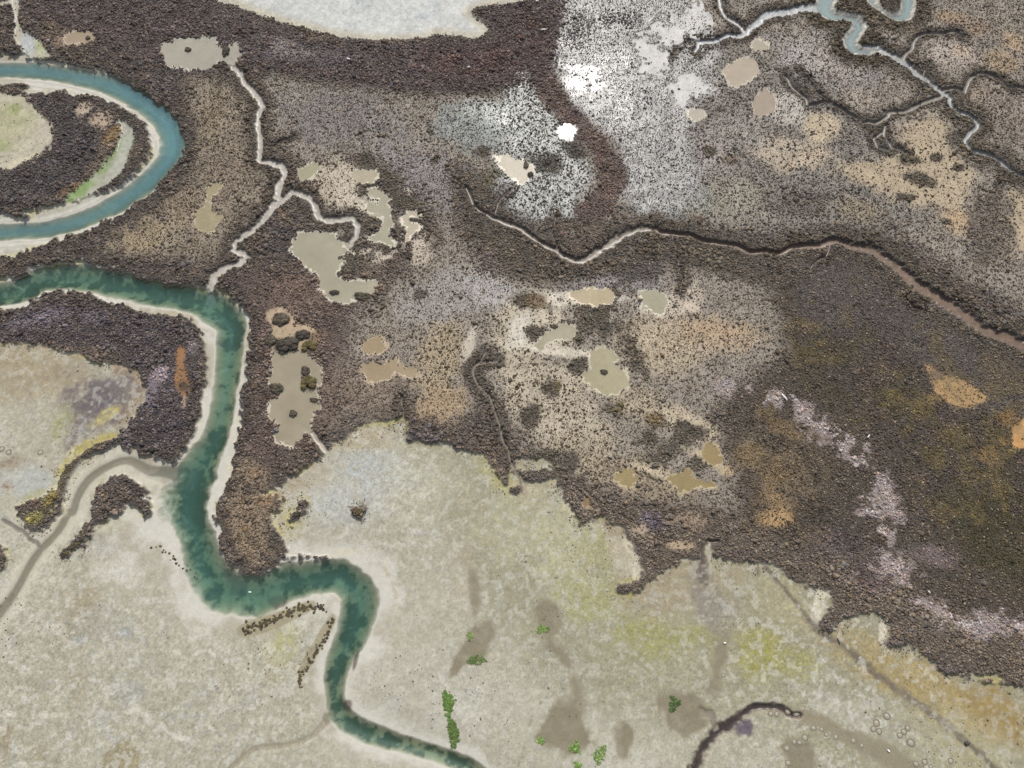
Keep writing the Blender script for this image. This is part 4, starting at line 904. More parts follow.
# ------------------------------------------------------------------ object helpers
def tag(o, label=None, cat=None, group=None, kind=None):
    if label: o['label'] = label
    if cat: o['category'] = cat
    if group: o['group'] = group
    if kind: o['kind'] = kind
    return o

def mesh_from(name, v, faces, k, smooth, attrs=None):
    """v: (n,3), faces: (m,k) index array"""
    me = bpy.data.meshes.new(name)
    v = np.ascontiguousarray(v, np.float32); faces = np.ascontiguousarray(faces, np.int32)
    me.vertices.add(len(v)); me.vertices.foreach_set('co', v.ravel())
    me.loops.add(faces.size); me.loops.foreach_set('vertex_index', faces.ravel())
    me.polygons.add(len(faces)); me.polygons.foreach_set('loop_start', np.arange(0, faces.size, k, dtype=np.int32))
    me.update(calc_edges=True)
    for an, av in (attrs or {}).items():
        av = np.asarray(av, np.float32)
        if av.ndim == 2:
            at_ = me.attributes.new(an, 'FLOAT_COLOR', 'POINT')
            at_.data.foreach_set('color', np.ascontiguousarray(np.column_stack([av, np.ones(len(av), np.float32)]).astype(np.float32)).ravel())
        else:
            at_ = me.attributes.new(an, 'FLOAT', 'POINT')
            at_.data.foreach_set('value', np.ascontiguousarray(av).ravel())
    (me.shade_smooth if smooth else me.shade_flat)()
    return me

def link(name, me, mat, loc=(0, 0, 0), parent=None):
    o = bpy.data.objects.new(name, me)
    col.objects.link(o)
    o.location = loc
    if mat and not me.materials: me.materials.append(mat)
    if parent: o.parent = parent
    return o

def grid_faces(mask=None):
    idx = np.arange(NX * NY).reshape(NY, NX)
    f = np.stack([idx[:-1, :-1], idx[:-1, 1:], idx[1:, 1:], idx[1:, :-1]], -1)
    if mask is not None: f = f[mask]
    return f.reshape(-1, 4)

def ground_z(x, y):
    i = np.clip(np.searchsorted(XS, x) - 1, 0, NX - 2); j = np.clip(np.searchsorted(YS, y) - 1, 0, NY - 2)
    fx = (x - XS[i]) / (XS[i + 1] - XS[i]); fy = (y - YS[j]) / (YS[j + 1] - YS[j])
    return (Z[j, i] * (1 - fx) + Z[j, i + 1] * fx) * (1 - fy) + (Z[j + 1, i] * (1 - fx) + Z[j + 1, i + 1] * fx) * fy

def sample(arr, x, y):
    i = np.clip(np.rint(np.interp(x, XS, np.arange(NX))).astype(int), 0, NX - 1)
    j = np.clip(np.rint(np.interp(y, YS, np.arange(NY))).astype(int), 0, NY - 1)
    return arr[j, i]

# ------------------------------------------------------------------ ground object
P3 = np.stack([X, Y, Z], -1).reshape(-1, 3)
me = mesh_from('ground', P3, grid_faces(), 4, True, {'tone': G.reshape(-1, 3), 'gloss': Rg.ravel(), 'mottle': Mo.ravel()})
o = link('ground', me, m_ground)
tag(o, 'salt marsh ground of brown mud, cream clearings and pale rippled sand flats', 'ground', kind='structure')

# river water sheet over every low cell
def water_sheet(name, cover, level, mat, label, cat):
    cm = cover[:-1, :-1] | cover[1:, :-1] | cover[:-1, 1:] | cover[1:, 1:]
    f = grid_faces(cm)
    u, inv = np.unique(f, return_inverse=True)
    v = P3[u].copy(); dep = np.maximum(level - v[:, 2], 0)
    v[:, 2] = level
    me = mesh_from(name, v, inv.reshape(-1, 4), 4, True, {'depth': dep})
    o = link(name, me, mat)
    return tag(o, label, cat, kind='structure')
far = np.abs(X) < 400
grow = lambda b: b | np.roll(b, 1, 0) | np.roll(b, -1, 0) | np.roll(b, 1, 1) | np.roll(b, -1, 1)
rv = grow(grow((Z < 0) & (rel < 1.3) & far))
water_sheet('upper_river', rv & is_loop, 0.0, m_loop, 'pale teal river looping round the marsh in the upper left', 'river')
water_sheet('lower_river', rv & ~is_loop, 0.0, m_river, 'green teal river winding down between white sand margins', 'river')
water_sheet('stream', (stream < .6) & far, .02, m_stream, 'blue grey stream with pale banks winding in at the upper right', 'stream')

def ear_free_poly(name, q):
    return q

POND_LAB = {
    'A1': 'small tan pond just right of the pale slough in the upper left', 'A2': 'pale grey pond at the head of the narrow winding creek', 'A3': 'hook shaped olive tan pond between upper loop and winding creek',
    'B1': 'large pale pond with a hooked lower end beside the winding creek', 'B2': 'branching pale pond among dark thickets right of the winding creek', 'B3': 'small curled cream pond at the right end of the branching pond', 'B4': 'little oval pond at the foot of a pinkish gully', 'B5': 'cream shallow pond above the branching pond',
    'F1': 'long pale pond dotted with bushy islands above the sand flat', 'F2': 'small round tan pond in the brown marsh', 'F3': 'low tan pond with a pointed tail just below the round tan pond',
    'G1': 'oblong cream pond rimmed with white mud', 'G2': 'rounded white rimmed pond alone in the grey flats', 'G3': 'pear shaped green grey pond with one tiny islet', 'G4': 'crooked cream pond left of the dark thicket', 'G5': 'round olive tan pond at the end of a cream strip', 'G6': 'small oval olive tan pond near the sand edge', 'G7': 'olive tan pond with a long tail to the right', 'G8': 'tiny brown pool at the edge of the sand flat',
    'C1': 'small bright white pool left of the brown ridge', 'C2': 'cream pond with bushy notches in the shining flats', 'C3': 'large beige pond in the grey flats of the upper right', 'C4': 'small beige pond below the white ragged pans', 'C5': 'small oval beige pond just below the northern creek', 'C6': 'tall tan pond at the edge of the lilac flats'}
for nm, P, lev, tone in PONDS:
    f_ = pond_f[nm]
    cover = f_ < .75
    me_cover = cover & (Z < lev + .05)
    # one flat sheet a little larger than its basin; the ground's own edge cuts it
    cm = me_cover[:-1, :-1] | me_cover[1:, 1:]
    f = grid_faces(cm)
    u, inv = np.unique(f, return_inverse=True)
    v = P3[u].copy(); v[:, 2] = lev
    o = link('pond', mesh_from('pond', v, inv.reshape(-1, 4), 4, True), pond_mat('pond_water', tone))
    tag(o, POND_LAB[nm], 'pond', kind='structure')

# ------------------------------------------------------------------ plants
def ico(sub):
    import bmesh
    bm = bmesh.new(); bmesh.ops.create_icosphere(bm, subdivisions=sub, radius=1.0)
    v = np.array([x.co[:] for x in bm.verts]); f = np.array([[w.index for w in q.verts] for q in bm.faces])
    bm.free()
    return v, f

def dome(sub, cut):
    v, f = ico(sub)
    keep = (v[:, 2] > cut)
    fk = f[keep[f].all(1)]
    u, inv = np.unique(fk, return_inverse=True)
    return v[u], inv.reshape(-1, 3)
DOME1 = dome(2, -.30)     # about 50 verts
DOME0 = dome(1, -.6)      # about 11 verts
R = np.random.default_rng(11)

def cover_mesh(name, *a):
    v, f, c = cover_mesh_data(*a)
    return mesh_from(name, v, f, 3, False, {'tone': c})

def cover_mesh_data(px, py, rad, hgt, tone, tmpl, jit):
    n = len(px)
    tv, tf = tmpl
    k = len(tv)
    a = R.random(n) * 6.283
    ca, sa = np.cos(a), np.sin(a)
    st = R.uniform(.75, 1.3, n)
    base = tv[None] * (1 + R.normal(0, jit, (n, k, 1)))
    base = base + R.normal(0, jit * .35, (n, k, 3))
    bx = base[..., 0] * st[:, None] * rad[:, None]; by = base[..., 1] / st[:, None] * rad[:, None]
    v = np.empty((n, k, 3), np.float32)
    v[..., 0] = bx * ca[:, None] - by * sa[:, None] + px[:, None]
    v[..., 1] = bx * sa[:, None] + by * ca[:, None] + py[:, None]
    v[..., 2] = base[..., 2] * hgt[:, None] + (ground_z(px, py) + .02)[:, None]
    f = tf[None] + (np.arange(n) * k)[:, None, None]
    c = (tone[:, None, :] * R.uniform(.6, 1.38, (n, k, 1))).astype(np.float32)
    return v.reshape(-1, 3), f.reshape(-1, 3), np.clip(c, .005, .7).reshape(-1, 3).astype(np.float32)

def jitter_points(cell):
    gx = np.arange(-112, 112, cell); gy = np.arange(-29, 132, cell)
    x, y = np.meshgrid(gx, gy)
    x = x + R.uniform(-.5, .5, x.shape) * cell * 1.2; y = y + R.uniform(-.5, .5, y.shape) * cell * 1.2
    x, y = x.ravel(), y.ravel()
    m = np.abs(x) < 78 + 0.28 * (y + 29)          # wider with distance, like the view
    return x[m], y[m]

def tones(x, y, spread=.16, dark=.0):
    t_ = sample(V, x, y) * np.exp(R.normal(0, spread, (len(x), 1)))
    hue = R.normal(0, .05, (len(x), 1))
    return np.clip(t_ * np.concatenate([1 + hue, np.ones_like(hue), 1 - hue * 1.5], 1), .008, .6)

# shrubs: a fine dense layer, and larger shrubs where the growth is coarse
tone_mid = 1 + .30 * N1 + .22 * N05 + .12 * N3
def scatter(cell, dens, r0, spread, gate_lo, gate_hi, sizes):
    x, y = jitter_points(cell)
    p = sample(dens, x, y)
    gate = sample(sstep(gate_lo, gate_hi, N1b + .45 * N05), x, y)
    keep = R.random(len(x)) < p * (.5 + .5 * gate)
    x, y = x[keep], y[keep]
    ok = ground_z(x, y) > .1
    x, y = x[ok], y[ok]
    rad = np.exp(R.normal(0, spread, len(x))) * r0 * np.minimum(sample(Sz, x, y), 1.25) ** sizes
    rad = np.minimum(rad, r0 * 1.5)
    tn = tones(x, y) * sample(tone_mid, x, y)[:, None]
    straw = ((R.random(len(x)) < .10) & (rad < .2))[:, None] * R.uniform(.3, .9, (len(x), 1))
    tn = tn + straw * (vcol(146, 132, 114)[None] - tn)
    return x, y, rad, np.minimum(rad, .4) * R.uniform(.65, 1.2, len(x)), tn
fine = scatter(.262, Dn, .15, .3, -.9, .2, .6)
x, y, rad, hgt, tn = scatter(.52, np.clip(Dn * Dn * (.08 + 1.2 * (Sz - .85)), 0, 1), .25, .36, -.6, .4, 1.3)
# the largest shrubs of the fringe above the sand edge, lower right, stand as shrubs of their own
q = W(edge_right[1:48])
fx = line_field(q, 4.0, smooth=False, raw=True)
d_e = sample(fx, x, y)
x0_, y0_ = at(640, 620); 
near = np.where((d_e < 2.6) & (x > at(600, 560)[0]) & (x < at(1040, 680)[0]) & (sample(sdr, x, y) > .3))[0]
near = near[np.argsort(-rad[near])][:240]
fringe = (x[near], y[near], rad[near] * 1.2, hgt[near] * 1.0, tn[near])
sel = np.ones(len(x), bool); sel[near] = False
x, y, rad, hgt, tn = x[sel], y[sel], rad[sel], hgt[sel], tn[sel]
print('shrubs', len(x), len(fine[0]))
me1 = cover_mesh_data(x, y, rad, hgt, tn, DOME1, .24)
me2 = cover_mesh_data(*fine, DOME0, .28)
o = link('shrub_cover', mesh_from('shrub_cover', np.concatenate([me1[0], me2[0]]), np.concatenate([me1[1], me2[1] + len(me1[0])]), 3, True, {'tone': np.concatenate([me1[2], me2[2]])}), m_plant)
tag(o, 'dense low brown grey saltmarsh shrubs carpeting the marsh platform', 'shrubs', kind='stuff')
# tussocks
x, y = jitter_points(.195)
p = sample(Tn, x, y)
gate = sample(sstep(-1.0, .5, N1 + .5 * N05 + .3 * N3b), x, y)
keep = R.random(len(x)) < p * (.45 + .55 * gate)
x, y = x[keep], y[keep]
ok = ground_z(x, y) > .1
x, y = x[ok], y[ok]
rad = np.exp(R.normal(0, .28, len(x))) * .074
tn = tones(x, y, .28) * sample(tone_mid, x, y)[:, None]
straw = (R.random(len(x)) < .42)[:, None] * R.uniform(.35, 1, (len(x), 1))
tn = tn + straw * (np.minimum(sample(G, x, y) * 1.6, .6) - tn)
print('tussocks', len(x))
o = link('tussock_cover', cover_mesh('tussock_cover', x, y, rad, rad * R.uniform(.8, 1.6, len(x)), tn, DOME0, .2), m_plant)
tag(o, 'fine scatter of small dark tussocks over the cream and grey clearings', 'tussocks', kind='stuff')

# ------------------------------------------------------------------ single bushes
def bush_mesh(name, seed, lobes, tone, spread=.9):
    """one bush, radius about 1, of several leafy lobes with loose leaf faces, welded in one mesh"""
    r = np.random.default_rng(seed)
    tv, tf = DOME1
    vs, fs, cs, off = [], [], [], 0
    for i in range(lobes):
        a = r.random() * 6.283; d = spread * math.sqrt(r.random()) * (0 if i == 0 else .82)
        s = r.uniform(.20, .36) if i else .3
        v = tv * (1 + r.normal(0, .16, (len(tv), 1))) * s * np.array([1, 1, r.uniform(.8, 1.3)])
        v = v + np.array([d * math.cos(a), d * math.sin(a), .02 + .42 * (1 - d * d)])
        v[:, 2] = np.maximum(v[:, 2], 0)
        vs.append(v); fs.append(tf + off); off += len(v)
        cs.append(np.array(tone)[None] * r.uniform(.6, 1.45, (len(v), 1)) * r.uniform(.8, 1.2))
    nl = 60
    a = r.random(nl) * 6.283; d = np.sqrt(r.random(nl)) * .95; h = r.uniform(.1, .75, nl) * (1.05 - d * .6)
    cpt = np.stack([d * np.cos(a), d * np.sin(a), h], 1)
    tri = cpt[:, None] + r.normal(0, .09, (nl, 3, 3))
    vs.append(tri.reshape(-1, 3)); fs.append(np.arange(nl * 3).reshape(-1, 3) + off)
    cs.append(np.array(tone)[None] * r.uniform(.7, 1.7, (nl * 3, 1)))
    return mesh_from(name, np.concatenate(vs), np.concatenate(fs), 3, False, {'tone': np.clip(np.concatenate(cs), .005, .6)})

tone_brown = vcol(76, 70, 60); tone_dark = vcol(66, 61, 54); tone_olive = vcol(88, 80, 54)
BUSH = [bush_mesh('shrub', 100 + i, 24, c) for i, c in enumerate([tone_brown, tone_dark, tone_brown * .9, tone_olive])]
PROTO = {}
def bush(px, py, rpx, label, group=None, kind=0, ry=None, h=.75, rz=None):
    x0, y0 = [float(v) for v in at(px, py)]
    m = float(at(px + 1, py)[0] - x0)
    me = BUSH[kind]
    if kind not in PROTO:
        o = link('shrub', me, m_plant); PROTO[kind] = o
    else:
        o = PROTO[kind].copy(); col.objects.link(o)
    for k_ in ('label', 'category', 'group'):
        if k_ in o: del o[k_]
    o.location = (x0, y0, float(ground_z(np.array([x0]), np.array([y0]))[0]) - .03)
    r_ = rpx * m
    o.scale = (r_, (ry or rpx) * m, min(r_, (ry or rpx) * m) * h)
    o.rotation_euler = (0, 0, 0 if ry else (rz if rz is not None else random.random() * 6.28))
    return tag(o, label, 'shrub', group)

hum_lab = ['rounded dark bush on the ochre mud at the top of the long pond', 'widest dark bush mound standing in the upper part of the long pond', 'dark bush bulging from the left shore of the long pond', 'small round bush alone in the lower middle of the long pond', 'brown bush above the right shore of the long pond, on ochre mud',
           'small bush at the upper end of the two-part islet in the long pond', 'larger olive bush at the lower end of the two-part islet in the long pond', 'olive bush at the upper right corner of the long pond', 'flat little bush jutting from the right shore of the long pond', 'brown bush at the upper left shore of the long pond',
           'low slanted bush in the hooked lower end of the large pale pond', 'tiny dark bush in the pear shaped pond', 'tiny dark bush inside the pale grey pond at the creek head', 'upright dark bush at the neck of the pale grey pond at the creek head', 'dark bush on the lower right mud of the large pale pond', 'small bush notching the top right of the cream pond in the shining flats', 'small bush notching the lower right of the cream pond in the shining flats', 'small flat bush between the two arms of the crooked cream pond', 'tiny bush at the right end of the small tan pond', 'flat bush below the neck of the pale grey pond at the creek head', 'flat bush inside the small curled cream pond']
for i, ((px, py, rx, ry), lb) in enumerate(zip(HUM, hum_lab)):
    bush(px, py, rx * 1.1, lb, kind=3 if 'olive' in lb else i % 3, ry=ry * 1.1, h=.6)

# hedge of bushes along the sand spits of the lower river, and loose bushes by the river's left shore
for grp, lab, line, n, sp, r0 in [
    ('bushes on the inner spit ridge', 'dark olive bush in the low row crossing the inner side of the sand spit', t('J', (-40, 358), (10, 338), (60, 320), (110, 300), (160, 280), (200, 285)), 130, 3.4, 1.5),
    ('bushes on the outer spit ridge', 'dark olive bush in the slanting line along the outer ridge of the sand spit', t('J', (230, 320), (215, 355), (190, 400), (165, 445), (140, 485), (125, 525)), 70, 2.0, 1.35),
    ('bushes on the river shore', 'small dark bush among the loose ones on the left sand shore of the river bend', t('I', (455, 110), (490, 115), (520, 140), (560, 175), (580, 200)), 22, 3.0, 1.2),
    ('bushes along the left tributary', 'dark bush in the short row slanting down to the left tributary channel', t('I', (262, 30), (240, 80), (215, 110), (188, 130)), 14, 1.6, 2.1)]:
    p_ = np.array(line, float)
    cum = np.concatenate([[0], np.cumsum(np.hypot(*np.diff(p_, axis=0).T))])
    for i in range(n):
        u = (i + random.random() * .8) / n * cum[-1]
        px = np.interp(u, cum, p_[:, 0]) + random.gauss(0, sp * .8); py = np.interp(u, cum, p_[:, 1]) + random.gauss(0, sp * .8)
        bush(px, py, r0 * random.uniform(.65, 1.35), lab, grp, kind=random.choice((1, 3, 3, 0)))
for px, py, r_, lb, kd in [(305, 503, 3.4, 'uppermost dark bush of the pair lying on the sand right of the brown marsh tongue', 0), (297, 515, 4.2, 'lower dark bush of the pair lying on the sand right of the brown marsh tongue', 1), (359, 512, 4.2, 'lone round olive bush on the blue grey centre of the sand flat', 3), (3, 558, 4, 'dark bush at the left photo edge below the small sand rill', 0), (533, 489, 0.1, '', 0)]:
    if lb: bush(px, py, r_, lb, kind=kd)

# fringe shrubs: individuals
FR = [bush_mesh('fringe_shrub', 300 + i, 12, vcol(*c)) for i, c in enumerate([(96, 86, 76), (88, 79, 72), (104, 94, 82), (78, 70, 66)])]
for m_ in FR: m_.materials.append(m_plant)
proto = None
for i in range(len(fringe[0])):
    if proto is None:
        proto = o = bpy.data.objects.new('shrub', FR[0])
    else:
        o = proto.copy(); o.data = FR[i % 4]
    col.objects.link(o)
    fx_, fy_, fr_, fh_ = (float(fringe[k_][i]) for k_ in range(4))
    o.location = (fx_, fy_, float(ground_z(np.array([fx_]), np.array([fy_]))[0]) - .02)
    o.scale = (fr_, fr_ * random.uniform(.8, 1.2), fh_)
    o.rotation_euler = (0, 0, random.random() * 6.28)
    tag(o, 'brown shrub in the outermost fringe of the marsh above the tan sand edge', 'shrub', 'shrubs along the marsh fringe')

# ------------------------------------------------------------------ green weed patches
m_weed = plant_mat('green_weed', .25)
def weed(px, py, rx, ry, ang, label, tone=(84, 120, 56), seed=0, n=None):
    r = np.random.default_rng(900 + seed)
    x0, y0 = [float(v) for v in at(px, py)]
    m = float(at(px + 1, py)[0] - x0)
    n = n or int(10 + rx * ry * (5 if seed in (1, 2) else 2.6))
    a = r.random(n) * 6.283; d = r.random(n) ** .58
    wob = 1 + .25 * np.sin(a * 3 + seed) + r.normal(0, .12, n)
    ux, uy = d * np.cos(a) * rx * m * wob, d * np.sin(a) * ry * m * wob
    c, s = math.cos(math.radians(-ang)), math.sin(math.radians(-ang))
    lx, ly = ux * c - uy * s, ux * s + uy * c
    tv, tf = DOME0
    rad = r.uniform(.06, .17, n) * (.7 if rx < 3 else 1)
    base = tv[None] * (1 + r.normal(0, .3, (n, len(tv), 1)))
    v = base * rad[:, None, None] * np.array([1.2, 1.2, .5])
    zs = ground_z(x0 + lx, y0 + ly); z0 = float(ground_z(np.array([x0]), np.array([y0]))[0])
    v[..., 0] += lx[:, None]; v[..., 1] += ly[:, None]; v[..., 2] += (zs - z0 + .03)[:, None]
    tone = (np.array(tone) * .55 + np.array([96, 98, 70]) * .45) * (.85 if seed in (1, 2, 4, 7) else 1.05)
    cc = vcol(*tone)[None, None] * r.uniform(.6, 1.4, (n, len(tv), 1)) * np.exp(r.normal(0, .2, (n, 1, 1)))
    me = mesh_from('weed_patch', v.reshape(-1, 3), (tf[None] + (np.arange(n) * len(tv))[:, None, None]).reshape(-1, 3), 3, False, {'tone': np.clip(cc, .01, .5).reshape(-1, 3)})
    o = link('weed_patch', me, m_weed, (x0, y0, z0))
    return tag(o, label, 'weed')
weed(448, 704, 5, 11, -5, 'bright green weed strip below the damp hollow, its upper half', (96, 142, 58), 1)
weed(453, 733, 4.5, 14, -10, 'dark tipped green weed strip running down to the river tail', (88, 124, 54), 2)
weed(476, 660, 9, 4, -10, 'green weed patch on the lower rim of the grey damp hollow', (98, 124, 66), 4)
weed(470, 636, 3, 4, 0, 'green weed tuft at the top of the damp hollow', (104, 126, 70), 6)
weed(674, 704, 5, 7, 10, 'dark green weed clump in the middle of the oval mud hollow', (64, 96, 44), 7, 90)
weed(542, 629, 5.5, 4, 10, 'green weed clump at the left rim of the upper mud hollow', (92, 124, 58), 8)
weed(541, 741, 4, 3, 20, 'small green weed clump at the left end of the large mud hollow', (92, 126, 58), 9)
weed(575, 748, 5, 5, 10, 'green weed clump at the lower rim of the large mud hollow', (86, 122, 52), 10)
weed(600, 755, 5, 9, 20, 'green weed trail between the two lower mud hollows', (98, 128, 70), 11)
weed(578, 766, 4, 4, 0, 'green weed clump at the bottom edge of the photo', (84, 120, 50), 12)

# ------------------------------------------------------------------ ring shaped mud mounds on the south-east flat
m_rim = plain_mat('ring_rim_mud', lin((132, 124, 108)) * KG, .8, .5); m_core = plain_mat('ring_core_sand', lin((172, 167, 150)) * KG, .8, .3)
def ring_meshes(seed):
    r = np.random.default_rng(seed)
    na, prof = 22, [(1.3, -.03), (1.1, .10), (.92, .15), (.78, .08), (.68, .0)]
    a = np.arange(na) / na * 6.2832
    wob = 1 + .06 * np.sin(2 * a + r.random() * 6) + r.normal(0, .03, na)
    v = np.array([[rr * wob[i] * math.cos(a[i]), rr * wob[i] * math.sin(a[i]), zz_ * r.uniform(.85, 1.15)] for rr, zz_ in prof for i in range(na)])
    f = np.array([[k * na + i, k * na + (i + 1) % na, (k + 1) * na + (i + 1) % na, (k + 1) * na + i] for k in range(len(prof) - 1) for i in range(na)])
    rim = mesh_from('rim', v, f, 4, True)
    pr = [(.74, .03), (.5, .12), (.25, .16)]
    v = [[rr * wob[i] * math.cos(a[i]), rr * wob[i] * math.sin(a[i]), z_] for rr, z_ in pr for i in range(na)] + [[0, 0, .17]]
    f = [[k * na + i, k * na + (i + 1) % na, (k + 1) * na + (i + 1) % na, (k + 1) * na + i] for k in range(2) for i in range(na)] + [[2 * na + i, 2 * na + (i + 1) % na, 3 * na] for i in range(na)]
    core = bpy.data.meshes.new('core'); core.from_pydata(v, [], f); core.shade_smooth()
    rim.materials.append(m_rim); core.materials.append(m_core)
    return rim, core
RM = [ring_meshes(s_) for s_ in (1, 2, 3)]
rings = [('L', 358, 612, 11, 'ring shaped mud mound highest on the sand flat left of the dark drain'), ('L', 327, 633, 11, 'large ring shaped mud mound at the top of a cluster of three'), ('L', 318, 651, 9, 'faint ring shaped mud mound lowest left in the cluster of three'), ('L', 335, 658, 9, 'ring shaped mud mound lowest right in the cluster of three'),
         ('L', 420, 648, 9, 'upper right ring shaped mud mound of a slanting row of three'), ('L', 409, 659, 9, 'middle ring shaped mud mound of a slanting row of three'), ('L', 397, 670, 9, 'lower left greenish ring shaped mud mound of a slanting row of three'), ('L', 430, 692, 12, 'broad oval ring shaped mud mound below the slanting row'),
         ('L', 112, 677, 10, 'dark ring shaped mud mound right above the brown hollow at the bottom'), ('L', 10, 605, 8, 'left one of the pair of mud rings at the end of the dark channel'), ('L', 28, 606, 8, 'right one of the pair of mud rings at the end of the dark channel'), ('L', 65, 600, 8, 'small mud ring left of the upper rim of the grey drain'), ('L', 90, 604, 10, 'large mud ring on the upper rim of the grey drain'),
         ('L', 138, 648, 9, 'pale mud ring on the lower rim of the grey drain'), ('L', 162, 652, 7, 'small mud ring in the grey drain beside the pale one'), ('L', 177, 668, 7, 'small mud ring in the grey drain between two others'), ('L', 205, 675, 8, 'dim mud ring in the middle of the grey drain'), ('L', 258, 686, 8, 'dim sunken mud ring in the lower part of the grey drain'), ('L', 283, 701, 7, 'faintest mud ring farthest down the grey drain'),
         ('L', 80, 690, 7, 'small mud ring at the upper left of the brown hollow'), ('L', 96, 692, 7, 'small mud ring at the top of the brown hollow'), ('L', 58, 709, 9, 'mud ring on the left rim of the brown hollow'), ('L', 62, 753, 9, 'bluish dark mud ring at the bottom left of the brown hollow'), ('L', 472, 750, 9, 'mud ring right of the pair near the bottom edge'), ('L', 446, 756, 9, 'pale mud ring left of the pair near the bottom edge'), ('L', 490, 765, 7, 'mud ring cut by the bottom edge of the photo'), ('L', 550, 747, 9, 'lone mud ring between the bottom pair and the dark drain'), ('L', 607, 757, 6, 'small lone mud ring close to the dark drain'),
         ('E', 3, 578, 9, 'mud ring at the left photo edge on the left pan'), ('E', 24, 588, 9, 'second mud ring from the left photo edge on the left pan'), ('E', 118, 588, 9, 'lone mud ring in the middle of the left pan'), ('K', 635, 490, 6, 'small mud ring near the faint rill above the oval hollow'), ('K', 150, 300, 5, 'tiny pale mud ring on the upper mud hollow')]
ring_proto = []
for i, (k, px, py, r3, lb) in enumerate(rings):
    (qx, qy), = t(k, (px, py))
    x0, y0 = [float(v) for v in at(qx, qy)]
    m = float(at(qx + 1, qy)[0] - x0)
    s_ = r3 / 3 * m * .85
    if len(ring_proto) < 3:
        root = bpy.data.objects.new('mud_ring', None); col.objects.link(root)
        parts = [link('rim', RM[i][0], None, parent=root), link('core', RM[i][1], None, parent=root)]
        ring_proto.append((root, parts))
    else:
        src, sp_ = ring_proto[i % 3]
        root = src.copy(); col.objects.link(root)
        for ch in sp_:
            c_ = ch.copy(); col.objects.link(c_); c_.parent = root
    root.empty_display_size = .3
    root.location = (x0, y0, float(ground_z(np.array([x0]), np.array([y0]))[0]) + .0)
    root.scale = (s_, s_, s_); root.rotation_euler = (0, 0, i * 1.7)
    tag(root, lb, 'mound', 'ring shaped mud mounds')

# ------------------------------------------------------------------ bleached driftwood and shells
m_white = plain_mat('bleached_wood', (.72, .70, .68), .7, .15)
def drift(px, py, lpx, wpx, ang, label, cat='driftwood', name='driftwood', dz=.0, zl=None):
    x0, y0 = [float(v) for v in at(px, py)]
    m = float(at(px + 1, py)[0] - x0)
    L_, w_ = lpx * m / 2, wpx * m / 2
    n, k = 7, 8
    v, f = [], []
    rr = random.Random(px)
    for i in range(n):
        u = i / (n - 1) * 2 - 1
        ra = w_ * (1 - .55 * abs(u) ** 2) * rr.uniform(.85, 1.15)
        oy = .25 * w_ * math.sin(u * 2.4)
        for j in range(k):
            a = j / k * 6.2832
            v.append((u * L_, oy + ra * math.cos(a), ra * math.sin(a)))
    for i in range(n - 1):
        for j in range(k):
            f.append((i * k + j, i * k + (j + 1) % k, (i + 1) * k + (j + 1) % k, (i + 1) * k + j))
    f += [tuple(range(k))[::-1], tuple((n - 1) * k + j for j in range(k))]
    me = bpy.data.meshes.new(name); me.from_pydata(v, [], f); me.shade_flat()
    z0 = float(ground_z(np.array([x0]), np.array([y0]))[0]) if zl is None else zl
    o = link(name, me, m_white, (x0, y0, z0 + w_ * .8 + dz)); o.rotation_euler = (0, 0, math.radians(-ang))
    return tag(o, label, cat)
drift(543.5, 31.5, 6, 1.4, 2, 'white straight log lying on the dark northern thicket', dz=.3)
drift(783, 398, 8, 1.8, 58, 'white pole at the head of the pale bleached strip', dz=.3)
drift(889, 457 - 40, .1, .1, 0, '') if False else None
drift(867, 437, 4, 1.2, -40, 'short white stick in the middle of the pale bleached strip', dz=.3)
drift(349, 61, 4, 1.6, 30, 'small white stick in the left half of the northern thicket', dz=.3)
drift(469, 69, 2.6, 1.4, 10, 'small white fragment in the right half of the northern thicket', dz=.3)
drift(537, 3, 3, 1.6, 0, 'white fragment at the top edge above the northern thicket', dz=.3)
drift(927, 592, 2.6, 1.5, 60, 'white fragment beside the lower pale bleached strip', dz=.3)
drift(889, 751, 2.8, 2.0, 70, 'white fragment lying in the grey drain of the sand flat')
drift(725, 643, 2.4, 1.8, 20, 'white fragment on the sand near the damp rill')
drift(249, 592, 2.8, 1.4, 15, 'white drifting stick on the green water of the river bend', zl=0.0)
drift(838, 640, 5, 1.6, 50, 'dark forked snag') if False else None
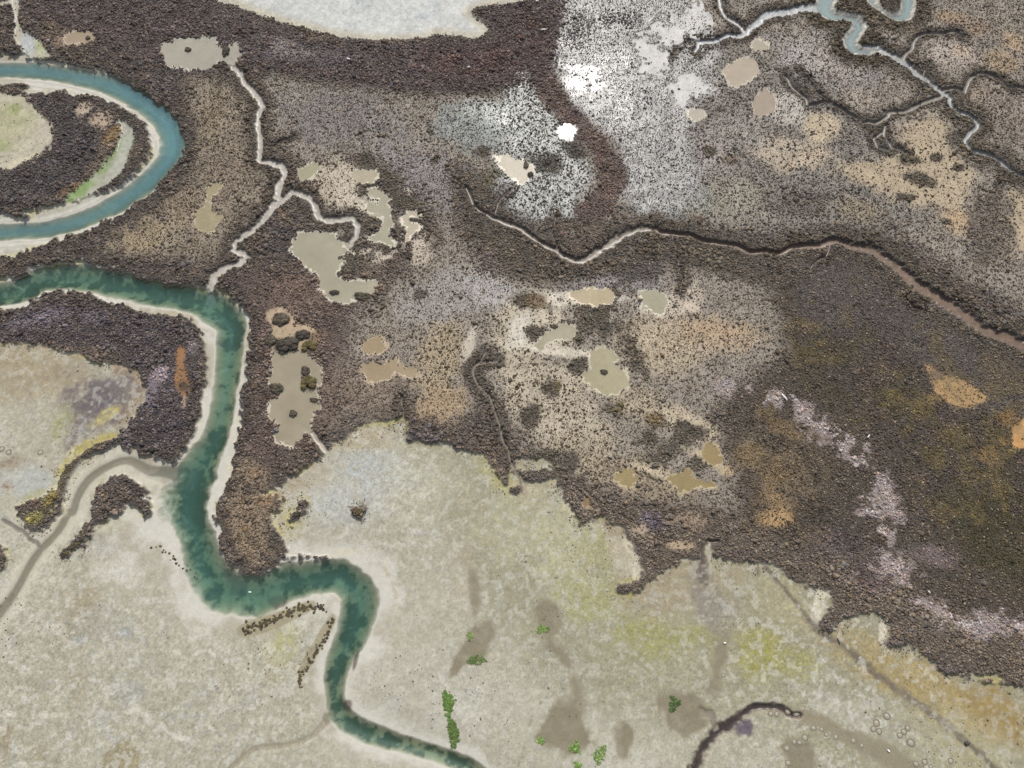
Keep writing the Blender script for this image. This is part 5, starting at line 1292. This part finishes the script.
# dark snag stranded on the dark drain
m_dark = plain_mat('dark_wood', (.05, .045, .04), .8, .3)
o = drift(839, 641, 6, 1.6, 80, 'short dark snag standing in the dark drain below the marsh promontory', name='snag'); o.data.materials.clear(); o.data.materials.append(m_dark)
o = drift(967, 743, 4.5, 4, 20, 'dark round lump lying on the dark drain', 'rock', name='rock'); o.data.materials.clear(); o.data.materials.append(m_dark)

# ------------------------------------------------------------------ camera, sun, sky
cam = bpy.data.cameras.new('camera'); co = bpy.data.objects.new('camera', cam); col.objects.link(co)
co.location = (0, 0, CAM_H); co.rotation_euler = (TILT, 0, 0)
cam.sensor_width = 36; cam.lens = 36 * FOC / 1024; cam.clip_end = 8000; cam.clip_start = 1
scn.camera = co
gx_, gy_ = at(573, 82, .5)
sdir = np.array([float(gx_), float(gy_), CAM_H - .5]); sdir /= np.linalg.norm(sdir)   # mirror of the glint ray
elev = math.asin(sdir[2]); azim = math.atan2(sdir[0], sdir[1])     # from +Y towards +X
print('sun elevation', math.degrees(elev), 'azimuth', math.degrees(azim))
sl = bpy.data.lights.new('sun', 'SUN'); sl.energy = 3.7; sl.angle = math.radians(.53); sl.color = (1, .96, .9)
so = bpy.data.objects.new('sun', sl); col.objects.link(so)
so.rotation_euler = (math.pi / 2 - elev, 0, -azim + math.pi)
so.location = (0, 60, 90)
w = bpy.data.worlds.new('World'); scn.world = w; w.use_nodes = True
nt = w.node_tree
sky = nt.nodes.new('ShaderNodeTexSky'); sky.sky_type = 'NISHITA'; sky.sun_disc = False
sky.sun_elevation = elev; sky.sun_rotation = azim; sky.dust_density = 3.0; sky.air_density = 1.0
bg = nt.nodes['Background']; bg.inputs['Strength'].default_value = .145
hz = nt.nodes.new('ShaderNodeHueSaturation'); hz.inputs['Saturation'].default_value = .5   # thin high cloud
nt.links.new(sky.outputs[0], hz.inputs['Color']); nt.links.new(hz.outputs[0], bg.inputs['Color'])
scn.view_settings.view_transform = 'Standard'; scn.view_settings.look = 'None'
scn.view_settings.exposure = 0.0; scn.view_settings.gamma = 1.0
scn.cycles.max_bounces = 6; scn.cycles.transparent_max_bounces = 8
scn.cycles.use_adaptive_sampling = True
